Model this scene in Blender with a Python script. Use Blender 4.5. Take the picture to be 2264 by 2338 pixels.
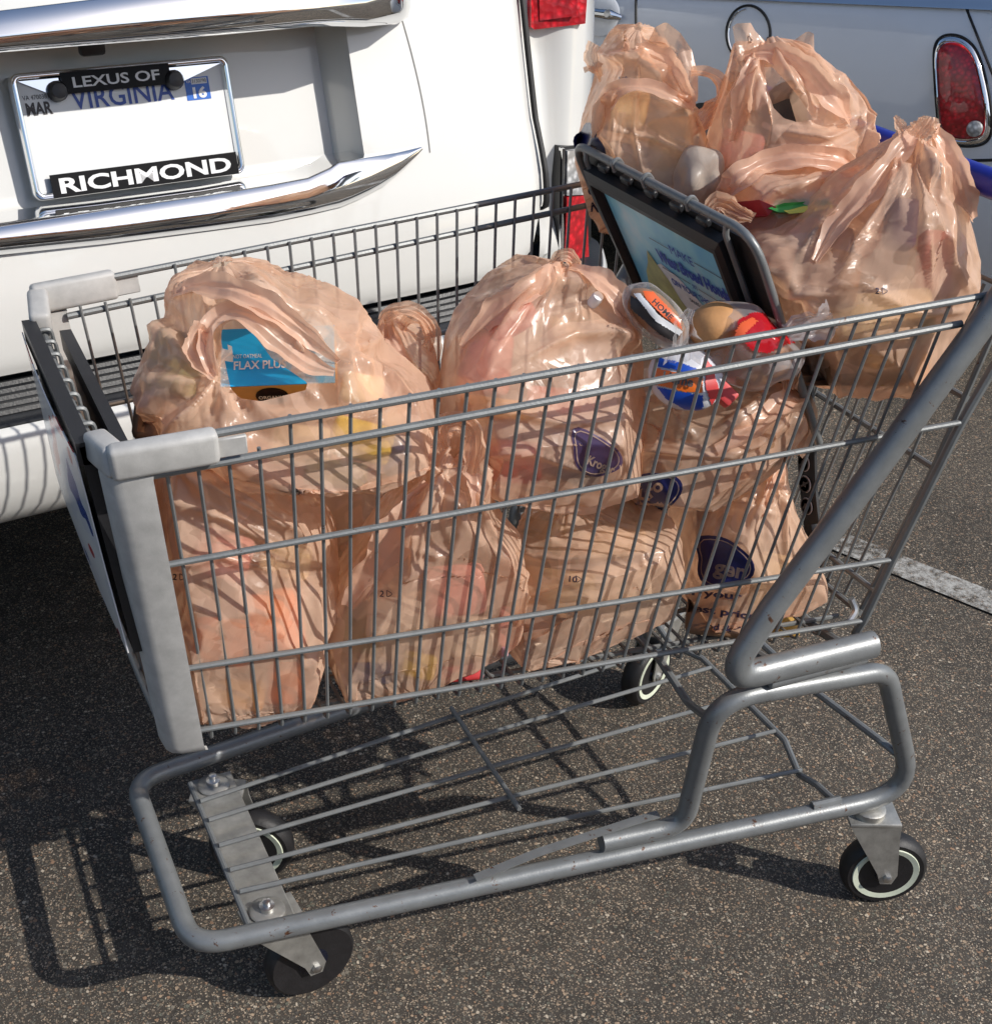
import bpy, bmesh, math, random
import numpy as np
from mathutils import Vector, Matrix
from mathutils.bvhtree import BVHTree

random.seed(7); np.random.seed(7)
for o in list(bpy.data.objects): bpy.data.objects.remove(o)
SC = bpy.context.scene
COL = SC.collection
R_ = math.radians

# ------------------------------------------------------------------ camera
CAM = np.array([-0.174, -1.194, 1.347])
RIGHT = np.array([0.9123, -0.4086, 0.0297]); UPV = np.array([0.1975, 0.5035, 0.8411]); FWD = np.array([0.3588, 0.7615, -0.5401])
FWD /= np.linalg.norm(FWD); RIGHT -= FWD*(RIGHT@FWD); RIGHT /= np.linalg.norm(RIGHT); UPV = np.cross(RIGHT, FWD)
FPX, PX, PY = 2958.07, 1037.95, 1316.38          # native pixels of the 2264 x 2338 photograph
KD = 2264/1898.0
cd = bpy.data.cameras.new('camera'); cam = bpy.data.objects.new('camera', cd); COL.objects.link(cam)
cam.matrix_world = Matrix(((RIGHT[0], UPV[0], -FWD[0], CAM[0]), (RIGHT[1], UPV[1], -FWD[1], CAM[1]), (RIGHT[2], UPV[2], -FWD[2], CAM[2]), (0, 0, 0, 1)))
cd.sensor_fit = 'HORIZONTAL'; cd.sensor_width = 36; cd.lens = FPX/2264*36
cd.shift_x = (1132-PX)/2264; cd.shift_y = (PY-1169)/2264
cd.clip_end = 600; cd.clip_start = 0.05
SC.camera = cam

# ------------------------------------------------------------------ light
SUN = Vector((0.546, -0.585, 0.62)).normalized()
w = bpy.data.worlds.new("World"); SC.world = w; w.use_nodes = True
nt = w.node_tree; bg = nt.nodes['Background']
sky = nt.nodes.new('ShaderNodeTexSky'); sky.sky_type = 'NISHITA'; sky.sun_disc = False
sky.sun_elevation = math.asin(SUN.z); sky.sun_rotation = math.atan2(SUN.x, SUN.y)
sky.air_density = 1.0; sky.dust_density = 1.2; sky.ozone_density = 1.6
nt.links.new(sky.outputs[0], bg.inputs[0]); bg.inputs[1].default_value = 0.11
sl = bpy.data.lights.new('sun', 'SUN'); sl.energy = 3.5; sl.angle = R_(0.55); sl.color = (1.0, 0.955, 0.89)
so = bpy.data.objects.new('sun', sl); COL.objects.link(so); so.rotation_euler = SUN.to_track_quat('Z', 'Y').to_euler(); so.location = (3, -3, 6)
vs = SC.view_settings; vs.view_transform = 'Standard'; vs.look = 'None'; vs.gamma = 1; vs.use_curve_mapping = False; vs.exposure = 0.24
SC.cycles.max_bounces = 8; SC.cycles.transparent_max_bounces = 14; SC.cycles.diffuse_bounces = 3; SC.cycles.glossy_bounces = 4
SC.cycles.transmission_bounces = 6; SC.cycles.caustics_reflective = False; SC.cycles.caustics_refractive = False
SC.cycles.sample_clamp_indirect = 6

# ------------------------------------------------------------------ measuring from the photograph (display pixels 1898 wide)
def ray(u, v): return FWD + RIGHT*((u*KD-PX)/FPX) - UPV*((v*KD-PY)/FPX)
def onplane(u, v, p0, n):
    r = ray(u, v); p0 = np.array(p0, float); n = np.array(n, float)
    return CAM + r*(((p0-CAM)@n)/(r@n))
HD = np.array([FWD[0], FWD[1], 0]); HD /= np.linalg.norm(HD)
HR = np.array([HD[1], -HD[0], 0])
def atD(u, v, D): r = ray(u, v); return CAM + r*(D/(r@HD))      # point on the upright plane D metres in front of the lens

# ------------------------------------------------------------------ mesh helpers
def mesh(name, V, F, mats=None, smooth=True, sharp=38, midx=None, uv=None):
    me = bpy.data.meshes.new(name)
    V = np.asarray(V, float).reshape(-1, 3)
    me.from_pydata([tuple(v) for v in V.tolist()], [], [tuple(int(i) for i in f) for f in F])
    if mats is not None:
        for m in (mats if isinstance(mats, (list, tuple)) else [mats]): me.materials.append(m)
    if midx is not None: me.polygons.foreach_set('material_index', np.asarray(midx, np.int32))
    if smooth:
        me.polygons.foreach_set('use_smooth', np.ones(len(me.polygons), bool))
        if sharp: me.set_sharp_from_angle(angle=R_(sharp))
    me.update(); return me
def link(name, me, parent=None):
    o = bpy.data.objects.new(name, me); COL.objects.link(o)
    if parent is not None:
        o.parent = parent; o.matrix_parent_inverse = (parent_world(parent)).inverted()
    return o
def parent_world(p):
    m = Matrix.LocRotScale(p.location, p.rotation_euler, p.scale)
    if p.parent is not None: m = parent_world(p.parent) @ p.matrix_parent_inverse @ m
    return m
def add(name, VF, mat, parent=None, smooth=True, sharp=38, label=None):
    V, F = VF; o = link(name, mesh(name, V, F, mat, smooth, sharp), parent)
    if label: o['label'] = label
    return o
def thing(name, label, cat, loc=(0, 0, 0), rz=0, group=None):
    o = bpy.data.objects.new(name, None); o.empty_display_size = .05; COL.objects.link(o); o.location = loc; o.rotation_euler = (0, 0, rz)
    o['label'] = label; o['category'] = cat
    if group: o['group'] = group
    return o
def join(*vfs):
    V = []; F = []; n = 0
    for v, f in vfs:
        v = np.asarray(v, float).reshape(-1, 3); V.append(v); F += [tuple(int(i)+n for i in q) for q in f]; n += len(v)
    return np.vstack(V), F
def xf(VF, M):
    V, F = VF; V = np.asarray(V, float).reshape(-1, 3); M = np.array(M)
    V = V @ M[:3, :3].T + M[:3, 3]
    if np.linalg.det(M[:3, :3]) < 0: F = [tuple(reversed(f)) for f in F]
    return V, F
def mir(VF): return xf(VF, np.diag([1, -1, 1, 1.0]))
def fillet(P, r, n=5):
    P = [np.array(p, float) for p in P]; out = [P[0]]
    for i in range(1, len(P)-1):
        a, b, c = P[i-1], P[i], P[i+1]; rr = r[i] if isinstance(r, (list, tuple)) else r
        u = (a-b); lu = np.linalg.norm(u); u /= lu; v = (c-b); lv = np.linalg.norm(v); v /= lv
        ang = math.acos(max(-1, min(1, float(u@v))))
        if ang > 3.05 or rr <= 0: out.append(b); continue
        t = min(rr/math.tan(ang/2), lu*.48, lv*.48); s = b+u*t; e = b+v*t
        for k in range(n+1):
            q = k/n; out.append((1-q)**2*s+2*q*(1-q)*b+q*q*e)
    out.append(P[-1]); return out
def tube(P, r, seg=10, caps=True, closed=False, flat=None, up0=None):
    P = np.array(P, float); n = len(P)
    T = np.zeros_like(P)
    if closed: T = np.roll(P, -1, 0)-np.roll(P, 1, 0)
    else: T[1:-1] = P[2:]-P[:-2]; T[0] = P[1]-P[0]; T[-1] = P[-1]-P[-2]
    T /= np.linalg.norm(T, axis=1)[:, None]+1e-12
    up = np.array(up0 if up0 is not None else ([0, 0, 1] if abs(T[0][2]) < .9 else [0, 1, 0]), float)
    V = []
    N = up-T[0]*(up@T[0]); N /= np.linalg.norm(N)
    a = np.arange(seg)/seg*2*math.pi
    for i in range(n):
        N = N-T[i]*(N@T[i]); N /= np.linalg.norm(N)+1e-12; B = np.cross(T[i], N)
        ri = r[i] if hasattr(r, '__len__') else r
        fa, fb = (1, 1) if flat is None else (flat[i] if isinstance(flat, list) else flat)
        V.append(P[i]+np.outer(np.cos(a)*ri*fa, N)+np.outer(np.sin(a)*ri*fb, B))
    V = np.vstack(V); F = []
    m = n if closed else n-1
    for i in range(m):
        j = (i+1) % n
        for k in range(seg):
            l = (k+1) % seg; F.append((i*seg+k, i*seg+l, j*seg+l, j*seg+k))
    if caps and not closed: F.append(tuple(range(seg))[::-1]); F.append(tuple((n-1)*seg+k for k in range(seg)))
    return V, F
def box(c, s, bev=0.0, seg=2, M=None):
    bm = bmesh.new(); bmesh.ops.create_cube(bm, size=1)
    for v in bm.verts: v.co = Vector((v.co.x*s[0], v.co.y*s[1], v.co.z*s[2]))
    if bev: bmesh.ops.bevel(bm, geom=bm.edges[:], offset=bev, segments=seg, affect='EDGES', profile=.5)
    bm.verts.index_update()
    V = [tuple(v.co+Vector(c)) for v in bm.verts]; F = [tuple(v.index for v in f.verts) for f in bm.faces]; bm.free()
    return xf((V, F), M) if M is not None else (np.array(V), F)
def prism(poly, d0, d1):
    """closed outline of 3-d points moved along two vectors"""
    P = np.array(poly, float); n = len(P); V = np.vstack([P+np.array(d0), P+np.array(d1)])
    F = [tuple(range(n))[::-1], tuple(range(n, 2*n))]+[(i, (i+1) % n, n+(i+1) % n, n+i) for i in range(n)]
    return V, F
def lathe(prof, c, axis, seg=28):
    """prof: (radius, along axis) pairs"""
    ax = np.array(axis, float); ax /= np.linalg.norm(ax); t = np.array([0, 0, 1.]) if abs(ax[2]) < .9 else np.array([1., 0, 0])
    u = np.cross(ax, t); u /= np.linalg.norm(u); v = np.cross(ax, u); V = []; F = []
    for r, h in prof:
        for k in range(seg):
            a = 2*math.pi*k/seg; V.append(np.array(c)+ax*h+(u*math.cos(a)+v*math.sin(a))*r)
    for i in range(len(prof)-1):
        for k in range(seg):
            l = (k+1) % seg; F.append((i*seg+k, i*seg+l, (i+1)*seg+l, (i+1)*seg+k))
    F.append(tuple(range(seg))[::-1]); F.append(tuple((len(prof)-1)*seg+k for k in range(seg)))
    return np.array(V), F
def grid(G):
    """G[r][c] of 3-d points"""
    G = np.array(G, float); r, c = G.shape[:2]
    return G.reshape(-1, 3), [(i*c+j, i*c+j+1, (i+1)*c+j+1, (i+1)*c+j) for i in range(r-1) for j in range(c-1)]
def thick(VF, d):
    """sheet given thickness by offsetting along one vector, edges closed"""
    V, F = VF; n = len(V); d = np.array(d, float)
    E = {}
    for f in F:
        for a, b in zip(f, f[1:]+f[:1]):
            E[(a, b)] = 1
    rim = [(a, b) for a, b in E if (b, a) not in E]
    return np.vstack([V, V+d]), list(F)+[tuple(n+i for i in reversed(f)) for f in F]+[(b, a, n+a, n+b) for a, b in rim]
def text(s, w, h=None, ext=0.0004, bold=0.0):
    """lettering of width w (and height h), lower left at the origin, in x,y; thickness along z"""
    cu = bpy.data.curves.new('t', 'FONT'); cu.body = s; cu.extrude = 0; cu.resolution_u = 3; cu.offset = bold
    o = bpy.data.objects.new('t', cu); COL.objects.link(o)
    dg = bpy.context.evaluated_depsgraph_get(); me = bpy.data.meshes.new_from_object(o.evaluated_get(dg))
    V = np.array([v.co[:] for v in me.vertices]); F = [tuple(p.vertices) for p in me.polygons]
    bpy.data.objects.remove(o); bpy.data.curves.remove(cu); bpy.data.meshes.remove(me)
    V[:, :2] -= V[:, :2].min(0); sx = w/V[:, 0].max(); V[:, 0] *= sx; V[:, 1] *= (h/V[:, 1].max() if h else sx); V[:, 2] = 0
    # orient the faces to +z
    F2 = []
    for f in F:
        a, b, c = V[f[0]], V[f[1]], V[f[2]]
        F2.append(f if np.cross(b-a, c-a)[2] >= 0 else f[::-1])
    V[:, 2] = ext
    return V, F2
def frame_M(o, x, y):
    x = np.array(x, float); x /= np.linalg.norm(x); y = np.array(y, float); y -= x*(x@y); y /= np.linalg.norm(y); z = np.cross(x, y)
    M = np.eye(4); M[:3, 0] = x; M[:3, 1] = y; M[:3, 2] = z; M[:3, 3] = o; return M

# ------------------------------------------------------------------ materials
def nmat(name):
    m = bpy.data.materials.new(name); m.use_nodes = True; t = m.node_tree; b = t.nodes['Principled BSDF']; return m, t, b
def ramp(t, stops, interp='LINEAR'):
    r = t.nodes.new('ShaderNodeValToRGB'); r.color_ramp.interpolation = interp
    while len(r.color_ramp.elements) < len(stops): r.color_ramp.elements.new(.5)
    for e, (p, c) in zip(r.color_ramp.elements, stops): e.position = p; e.color = (*c, 1) if len(c) == 3 else c
    return r
def noise(t, scale, detail=4, rough=.5, co=None, dist=0):
    n = t.nodes.new('ShaderNodeTexNoise'); n.inputs['Scale'].default_value = scale; n.inputs['Detail'].default_value = detail; n.inputs['Roughness'].default_value = rough; n.inputs['Distortion'].default_value = dist
    if co is not None: t.links.new(co, n.inputs['Vector'])
    return n
def geo(t): return t.nodes.new('ShaderNodeNewGeometry').outputs['Position']
def bump(t, h, strength, dist, prev=None):
    b = t.nodes.new('ShaderNodeBump'); b.inputs['Strength'].default_value = strength; b.inputs['Distance'].default_value = dist; t.links.new(h, b.inputs['Height'])
    if prev is not None: t.links.new(prev, b.inputs['Normal'])
    return b.outputs[0]
def simple(name, col, rough=.5, metal=0, coat=0, var=0, vscale=20, bmp=0, bscale=300, spec=.5):
    m, t, b = nmat(name); b.inputs['Roughness'].default_value = rough; b.inputs['Metallic'].default_value = metal; b.inputs['Coat Weight'].default_value = coat; b.inputs['Coat Roughness'].default_value = .04
    b.inputs['Specular IOR Level'].default_value = spec
    P = geo(t)
    if var:
        n = noise(t, vscale, 5, .6, P); r = ramp(t, [(.25, tuple(c*(1-var) for c in col)), (.75, tuple(min(1, c*(1+var)) for c in col))]); t.links.new(n.outputs[0], r.inputs[0]); t.links.new(r.outputs[0], b.inputs['Base Color'])
        mr = t.nodes.new('ShaderNodeMapRange'); mr.inputs[3].default_value = max(.02, rough-.08*min(1, rough*4)); mr.inputs[4].default_value = rough+.1*min(1, rough*4); t.links.new(n.outputs[0], mr.inputs[0]); t.links.new(mr.outputs[0], b.inputs['Roughness'])
    else: b.inputs['Base Color'].default_value = (*col, 1)
    if bmp:
        n2 = noise(t, bscale, 3, .5, P); t.links.new(bump(t, n2.outputs[0], bmp, .001), b.inputs['Normal'])
    return m
# scuffed grey powder coat of the trolley
def coatmat(name, col, metal=.35, rough=.36, chips=.62):
    m, t, b = nmat(name); P = geo(t)
    n = noise(t, 35, 6, .65, P); r = ramp(t, [(.2, tuple(c*.82 for c in col)), (.8, tuple(c*1.15 for c in col))]); t.links.new(n.outputs[0], r.inputs[0])
    n2 = noise(t, 60, 8, .7, P, .6); r2 = ramp(t, [(chips, (0, 0, 0)), (chips+.03, (1, 1, 1))]); t.links.new(n2.outputs[0], r2.inputs[0])
    rust = noise(t, 300, 3, .5, P); rr = ramp(t, [(.3, (.035, .02, .015)), (.7, (.16, .07, .035))]); t.links.new(rust.outputs[0], rr.inputs[0])
    mx = t.nodes.new('ShaderNodeMix'); mx.data_type = 'RGBA'; t.links.new(r2.outputs[0], mx.inputs[0]); t.links.new(r.outputs[0], mx.inputs[6]); t.links.new(rr.outputs[0], mx.inputs[7]); t.links.new(mx.outputs[2], b.inputs['Base Color'])
    b.inputs['Metallic'].default_value = metal
    mr = t.nodes.new('ShaderNodeMapRange'); mr.inputs[3].default_value = rough-.1; mr.inputs[4].default_value = rough+.16; t.links.new(n.outputs[0], mr.inputs[0]); t.links.new(mr.outputs[0], b.inputs['Roughness'])
    n3 = noise(t, 420, 2, .5, P); t.links.new(bump(t, n3.outputs[0], .25, .0006), b.inputs['Normal'])
    return m
M_cart = coatmat('grey_powder_coat', (.215, .224, .226))
M_wire = coatmat('grey_wire_coat', (.20, .208, .208), rough=.42, chips=.65)
M_guard = simple('grey_plastic', (.45, .44, .42), .5, var=.16, vscale=55, bmp=.12, bscale=900)
M_black = simple('black_plastic', (.018, .018, .02), .38, var=.25, vscale=40, bmp=.2, bscale=900)
M_rubber = simple('black_rubber', (.011, .010, .011), .55, var=.3, vscale=80, bmp=.3)
M_navy = simple('dark_wheel_plastic', (.006, .008, .018), .2, var=.3, vscale=60)
M_rim = simple('cream_wheel_plastic', (.62, .66, .52), .45, var=.12, vscale=50, bmp=.1)
M_galv = simple('galvanised_steel', (.42, .41, .38), .48, metal=.75, var=.25, vscale=45, bmp=.3, bscale=200)
M_zinc = simple('zinc_bolt', (.6, .6, .6), .3, metal=1, var=.1)
M_blue = simple('blue_handle_plastic', (.012, .022, .30), .35, var=.08)
def paint(name, col, rough=.35, metal=0.0, flake=0):
    m, t, b = nmat(name); P = geo(t); b.inputs['Coat Weight'].default_value = 1; b.inputs['Coat Roughness'].default_value = .03
    n = noise(t, 9, 6, .7, P); r = ramp(t, [(.3, tuple(c*.965 for c in col)), (.75, col)]); t.links.new(n.outputs[0], r.inputs[0]); t.links.new(r.outputs[0], b.inputs['Base Color'])
    b.inputs['Metallic'].default_value = metal; b.inputs['Roughness'].default_value = rough
    # dust film
    n2 = noise(t, 140, 5, .75, P); mr = t.nodes.new('ShaderNodeMapRange'); mr.inputs[1].default_value = .35; mr.inputs[3].default_value = .02; mr.inputs[4].default_value = .13; t.links.new(n2.outputs[0], mr.inputs[0]); t.links.new(mr.outputs[0], b.inputs['Coat Roughness'])
    n3 = noise(t, 350, 2, .5, P); t.links.new(bump(t, n3.outputs[0], .04, .0003), b.inputs['Coat Normal'])
    if flake:
        v = t.nodes.new('ShaderNodeTexVoronoi'); v.inputs['Scale'].default_value = 1600; t.links.new(P, v.inputs['Vector']); t.links.new(bump(t, v.outputs['Distance'], .12, .0003), b.inputs['Normal'])
    return m
M_white = paint('white_car_paint', (.69, .685, .655))
M_silver = paint('silver_car_paint', (.80, .83, .87), .42, 0, 1)
M_chrome = simple('chrome', (.86, .87, .88), .045, metal=1, var=.03, vscale=15)
M_trim = simple('black_car_trim', (.016, .017, .019), .45, var=.4, vscale=14, bmp=.5, bscale=260)
M_gap = simple('dark_gap_rubber', (.006, .006, .007), .6)
M_glass = simple('dark_car_glass', (.01, .012, .014), .04, coat=1)
M_seal = simple('dark_seal', (.012, .012, .013), .5)
def lens(name, col, ribs=True):
    m, t, b = nmat(name); P = geo(t); v = t.nodes.new('ShaderNodeTexVoronoi'); v.inputs['Scale'].default_value = 95; t.links.new(P, v.inputs['Vector'])
    r = ramp(t, [(0, tuple(min(1, c*1.5) for c in col)), (.6, tuple(c*.55 for c in col))]); t.links.new(v.outputs['Distance'], r.inputs[0])
    n = noise(t, 26, 3, .5, P, .8); mx = t.nodes.new('ShaderNodeMix'); mx.data_type = 'RGBA'; mx.blend_type = 'MULTIPLY'; mx.inputs[0].default_value = .5; rr = ramp(t, [(.35, (.3, .3, .3)), (.6, (1.0, 1.0, 1.0))]); t.links.new(n.outputs[0], rr.inputs[0]); t.links.new(r.outputs[0], mx.inputs[6]); t.links.new(rr.outputs[0], mx.inputs[7])
    t.links.new(mx.outputs[2], b.inputs['Base Color']); b.inputs['Roughness'].default_value = .35; b.inputs['Coat Weight'].default_value = 1; b.inputs['Coat Roughness'].default_value = .02
    t.links.new(bump(t, v.outputs['Distance'], .5, .002), b.inputs['Normal'])
    return m
M_red = lens('red_lamp_lens', (.80, .012, .025)); M_clear = lens('clear_lamp_lens', (.6, .6, .6))

# asphalt with its exposed stones
def asphalt_nodes(t, P):
    def layer(scale, stops, thr):
        v = t.nodes.new('ShaderNodeTexVoronoi'); v.inputs['Scale'].default_value = scale; v.inputs['Randomness'].default_value = 1
        nn = noise(t, scale*.8, 2, .5, P); mx = t.nodes.new('ShaderNodeVectorMath'); mx.operation = 'MULTIPLY_ADD'; t.links.new(nn.outputs['Color'], mx.inputs[0]); mx.inputs[1].default_value = (.9/scale,)*3; t.links.new(P, mx.inputs[2]); t.links.new(mx.outputs[0], v.inputs['Vector'])
        sep = t.nodes.new('ShaderNodeSeparateColor'); t.links.new(v.outputs['Color'], sep.inputs[0])
        r = ramp(t, stops, 'CONSTANT'); t.links.new(sep.outputs[0], r.inputs[0])
        # stone size varies: threshold on distance depends on the cell
        m1 = t.nodes.new('ShaderNodeMath'); m1.operation = 'MULTIPLY_ADD'; t.links.new(sep.outputs[1], m1.inputs[0]); m1.inputs[1].default_value = .55; m1.inputs[2].default_value = thr-.45
        m2 = t.nodes.new('ShaderNodeMath'); m2.operation = 'SUBTRACT'; t.links.new(m1.outputs[0], m2.inputs[0]); t.links.new(v.outputs['Distance'], m2.inputs[1])
        k = t.nodes.new('ShaderNodeMapRange'); k.inputs[1].default_value = -.03; k.inputs[2].default_value = .05; t.links.new(m2.outputs[0], k.inputs[0])
        return r.outputs[0], k.outputs[0]
    fine, fm = layer(400, [(0, (.105, .096, .085)), (.25, (.17, .148, .12)), (.45, (.25, .196, .15)), (.62, (.33, .28, .225)), (.8, (.14, .142, .125)), (.92, (.44, .38, .31))], .56)
    big, bm_ = layer(180, [(0, (.09, .084, .078)), (.28, (.17, .14, .11)), (.5, (.27, .18, .125)), (.64, (.20, .185, .16)), (.78, (.36, .28, .21)), (.88, (.13, .135, .115)), (.95, (.48, .43, .36))], .44)
    tar = noise(t, 18, 6, .6, P); tr = ramp(t, [(.3, (.036, .033, .030)), (.7, (.070, .062, .054))]); t.links.new(tar.outputs[0], tr.inputs[0])
    a = t.nodes.new('ShaderNodeMix'); a.data_type = 'RGBA'; t.links.new(fm, a.inputs[0]); t.links.new(tr.outputs[0], a.inputs[6]); t.links.new(fine, a.inputs[7])
    b2 = t.nodes.new('ShaderNodeMix'); b2.data_type = 'RGBA'; t.links.new(bm_, b2.inputs[0]); t.links.new(a.outputs[2], b2.inputs[6]); t.links.new(big, b2.inputs[7])
    # broad stains and worn lighter areas
    st = noise(t, 1.3, 7, .62, P); sr = ramp(t, [(.3, (.62, .585, .54)), (.46, (1.02, .965, .89)), (.75, (1.38, 1.29, 1.17))]); t.links.new(st.outputs[0], sr.inputs[0])
    c = t.nodes.new('ShaderNodeMix'); c.data_type = 'RGBA'; c.blend_type = 'MULTIPLY'; c.inputs[0].default_value = 1; t.links.new(b2.outputs[2], c.inputs[6]); t.links.new(sr.outputs[0], c.inputs[7])
    h = t.nodes.new('ShaderNodeMath'); h.operation = 'MULTIPLY_ADD'; t.links.new(bm_, h.inputs[0]); h.inputs[1].default_value = 1.2; t.links.new(fm, h.inputs[2])
    return c.outputs[2], h.outputs[0], bm_
m, t, b = nmat('asphalt'); M_asphalt = m
P = geo(t); c_, h_, _ = asphalt_nodes(t, P); t.links.new(c_, b.inputs['Base Color']); b.inputs['Roughness'].default_value = .82; b.inputs['Specular IOR Level'].default_value = .35
t.links.new(bump(t, h_, .9, .0016), b.inputs['Normal'])
m, t, b = nmat('worn_line_paint'); M_line = m
P = geo(t); c_, h_, sm = asphalt_nodes(t, P)
n = noise(t, 55, 8, .8, P); n2 = noise(t, 5, 3, .5, P); ad_ = t.nodes.new('ShaderNodeMath'); ad_.operation = 'MULTIPLY_ADD'; t.links.new(n2.outputs[0], ad_.inputs[0]); ad_.inputs[1].default_value = .35; t.links.new(n.outputs[0], ad_.inputs[2])
k = ramp(t, [(.60, (0, 0, 0)), (.78, (1, 1, 1))]); t.links.new(ad_.outputs[0], k.inputs[0])
mx = t.nodes.new('ShaderNodeMix'); mx.data_type = 'RGBA'; t.links.new(k.outputs[0], mx.inputs[0]); t.links.new(c_, mx.inputs[6]); mx.inputs[7].default_value = (.46, .45, .42, 1); t.links.new(mx.outputs[2], b.inputs['Base Color']); b.inputs['Roughness'].default_value = .8
t.links.new(bump(t, h_, .8, .0016), b.inputs['Normal'])

# ------------------------------------------------------------------ ground
def plane_sheet(name, pts, z, mat):
    o = link(name, mesh(name, [(x, y, z) for x, y in pts], [tuple(range(len(pts)))], mat, False)); o['kind'] = 'structure'; return o
plane_sheet('asphalt_ground', [(-200, -200), (200, -200), (200, 200), (-200, 200)], 0, M_asphalt)
q0, q1 = np.array([1.461, .504]), np.array([1.597, .201]); e0, e1 = np.array([1.537, .584]), np.array([1.670, .277])
dl = (q1-q0)/np.linalg.norm(q1-q0); de = (e1-e0)/np.linalg.norm(e1-e0)
wd = np.array([-dl[1], dl[0]])*.078
base = (q0+e0)/2
plane_sheet('painted_line', [tuple(base-dl*.0-wd*.5), tuple(base+dl*3.2-wd*.5), tuple(base+dl*3.2+wd*.5), tuple(base+wd*.5)][::-1], .004, M_line)

# ------------------------------------------------------------------ the white car behind the trolley
SA = .1478; SS = np.array([math.cos(SA), math.sin(SA), 0]); SN = np.array([-math.sin(SA), math.cos(SA), 0]); SG = np.array([.1969, .7251, 0])
def suvw(s, n, z): return SG+SS*s+SN*n+np.array([0, 0, z])
def suvp(u, v, n): # display pixel on the plane n of the car's tail -> (s, z)
    q = onplane(u, v, SG+SN*n, SN)-SG; return np.array([q@SS, q[2]])
def suv_on(u, v, dep, n0=0.0):
    n = n0
    for _ in range(12): s, z = suvp(u, v, n); n = dep(s, z)*.7+n*.3
    return suvw(s, dep(s, z), z)
suv = thing('parked_car', 'white sport utility car seen from behind, chrome bars above and below its licence plate', 'car', tuple(SG), SA)
def curve_n(s):      # plan curvature of the tail
    a = abs(s); return .02*a*a+(0 if a < .5 else .55*(a-.5)**2)+(0 if a < .78 else 3.0*(a-.78)**2)
PROF = [(-.060, .572), (-.085, .575), (-.100, .584), (-.104, .60), (-.102, .64), (-.095, .69), (-.082, .74), (-.064, .80), (-.045, .86), (-.026, .92), (-.008, .98), (.012, 1.04), (.035, 1.10), (.07, 1.18)]
pn = np.array([p[0] for p in PROF]); pz = np.array([p[1] for p in PROF])
def hatch_n(s, z): return np.interp(z, pz, pn)+curve_n(s)
def rows_between(a, b, n): return list(np.linspace(a, b, n))
# tailgate with its licence plate recess
sv = sorted(set(np.round(rows_between(-.69, .69, 56)+[-.345, -.337, -.325, -.318, .318, .325, .337, .345], 4)))
zv = sorted(set(np.round([.574, .578, .584, .592, .60, .615, .63, .65, .67, .69, .71, .73, .745, .752, .757, .762, .768, .778, .79, .80, .985, .99, .996, 1.004, 1.012, 1.03, 1.06, 1.10, 1.14, 1.18]+rows_between(.82, .98, 9), 4)))
def rec(s, z):
    a = np.clip((.345-abs(s))/.020, 0, 1); a = a*a*(3-2*a)
    bb = np.clip((z-.757)/.034, 0, 1); bb = 1-(1-bb)**2.2; cc = np.clip((1.006-z)/.016, 0, 1)
    return .068*a*bb*cc
def zedge(s, z):   # rounded lower corners of the tailgate
    a = max(0, (abs(s)-.585)/.105); lift = .10*(1-math.sqrt(max(0, 1-min(1, a)**2.2)))
    return z+lift*max(0, 1-(z-.574)/.25)
G = []
for z in zv:
    row = []
    for s in sv:
        zz = zedge(s, z); n = hatch_n(s, z)+rec(s, zz)
        if z < .60: n += (.60-z)*.4*0
        if abs(s) > .68: n += .012
        row.append(suvw(s, n, zz))
    G.append(row)
V, F = grid(G)
add('tailgate', thick((V, F), SN*.02), M_white, suv, sharp=30)
# seam of the trim panel: thin line right of the recess
def ribbon(pts, wdt, off, mat, name, parent, nrm=None):
    P = np.array(pts); T = np.gradient(P, axis=0); T /= np.linalg.norm(T, axis=1)[:, None]; nn = np.array(nrm if nrm is not None else -SN, float); W = np.cross(T, nn); W /= np.linalg.norm(W, axis=1)[:, None]
    A = P-W*wdt/2+nn*off; B = P+W*wdt/2+nn*off; C_ = B-nn*.01; D_ = A-nn*.01
    n = len(P); V = np.vstack([A, B, C_, D_]); F = []
    for i in range(n-1):
        for a, b in ((0, 1), (1, 2), (2, 3), (3, 0)): F.append((a*n+i, b*n+i, b*n+i+1, a*n+i+1))
    return add(name, (V, F), mat, parent)
pts = []
for v in np.linspace(-30, 283, 22):
    u = 775+30*math.sin(max(0, min(1, (v+30)/330))*math.pi*.62)
    s, z = suvp(u, v, -.03); pts.append(suvw(s, hatch_n(s, z), z))
ribbon(pts, .0020, .0008, simple('grey_seam', (.16, .16, .155), .5), 'panel_gap', suv)
# body corner beside the tailgate, rear quarter and the rest of the car
def body_n(s, z):
    a = s-.70; k_ = float(np.clip(a/.12, 0, 1)); base = np.interp(z, pz, pn)*(1-k_)+(-.085+(z-.72)*.10)*k_+curve_n(s)+.012
    groove = .030*math.exp(-((a-.035)/.035)**2)*np.clip((1.03-z)/.1, 0, 1)*np.clip((z-.60)/.1, 0, 1)
    return base+groove
G = []
ss_ = list(np.linspace(.695, .80, 12))+[.82, .84, .86, .88, .90]
for z in np.linspace(.50, 1.18, 30):
    row = [suvw(s, body_n(s, z) if z > .575 else body_n(s, .575), z) for s in ss_]
    nl = row[-1]; last_n = (nl-SG)@SN
    for k, (ds, dn) in enumerate([(.012, .02), (.022, .05), (.030, .10), (.036, .2), (.04, .5), (.045, 1.2), (.045, 2.4), (.02, 3.6), (-.05, 4.4), (-.25, 4.75)]):
        row.append(suvw(.90+ds, last_n+dn, z))
    G.append(row)
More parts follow.
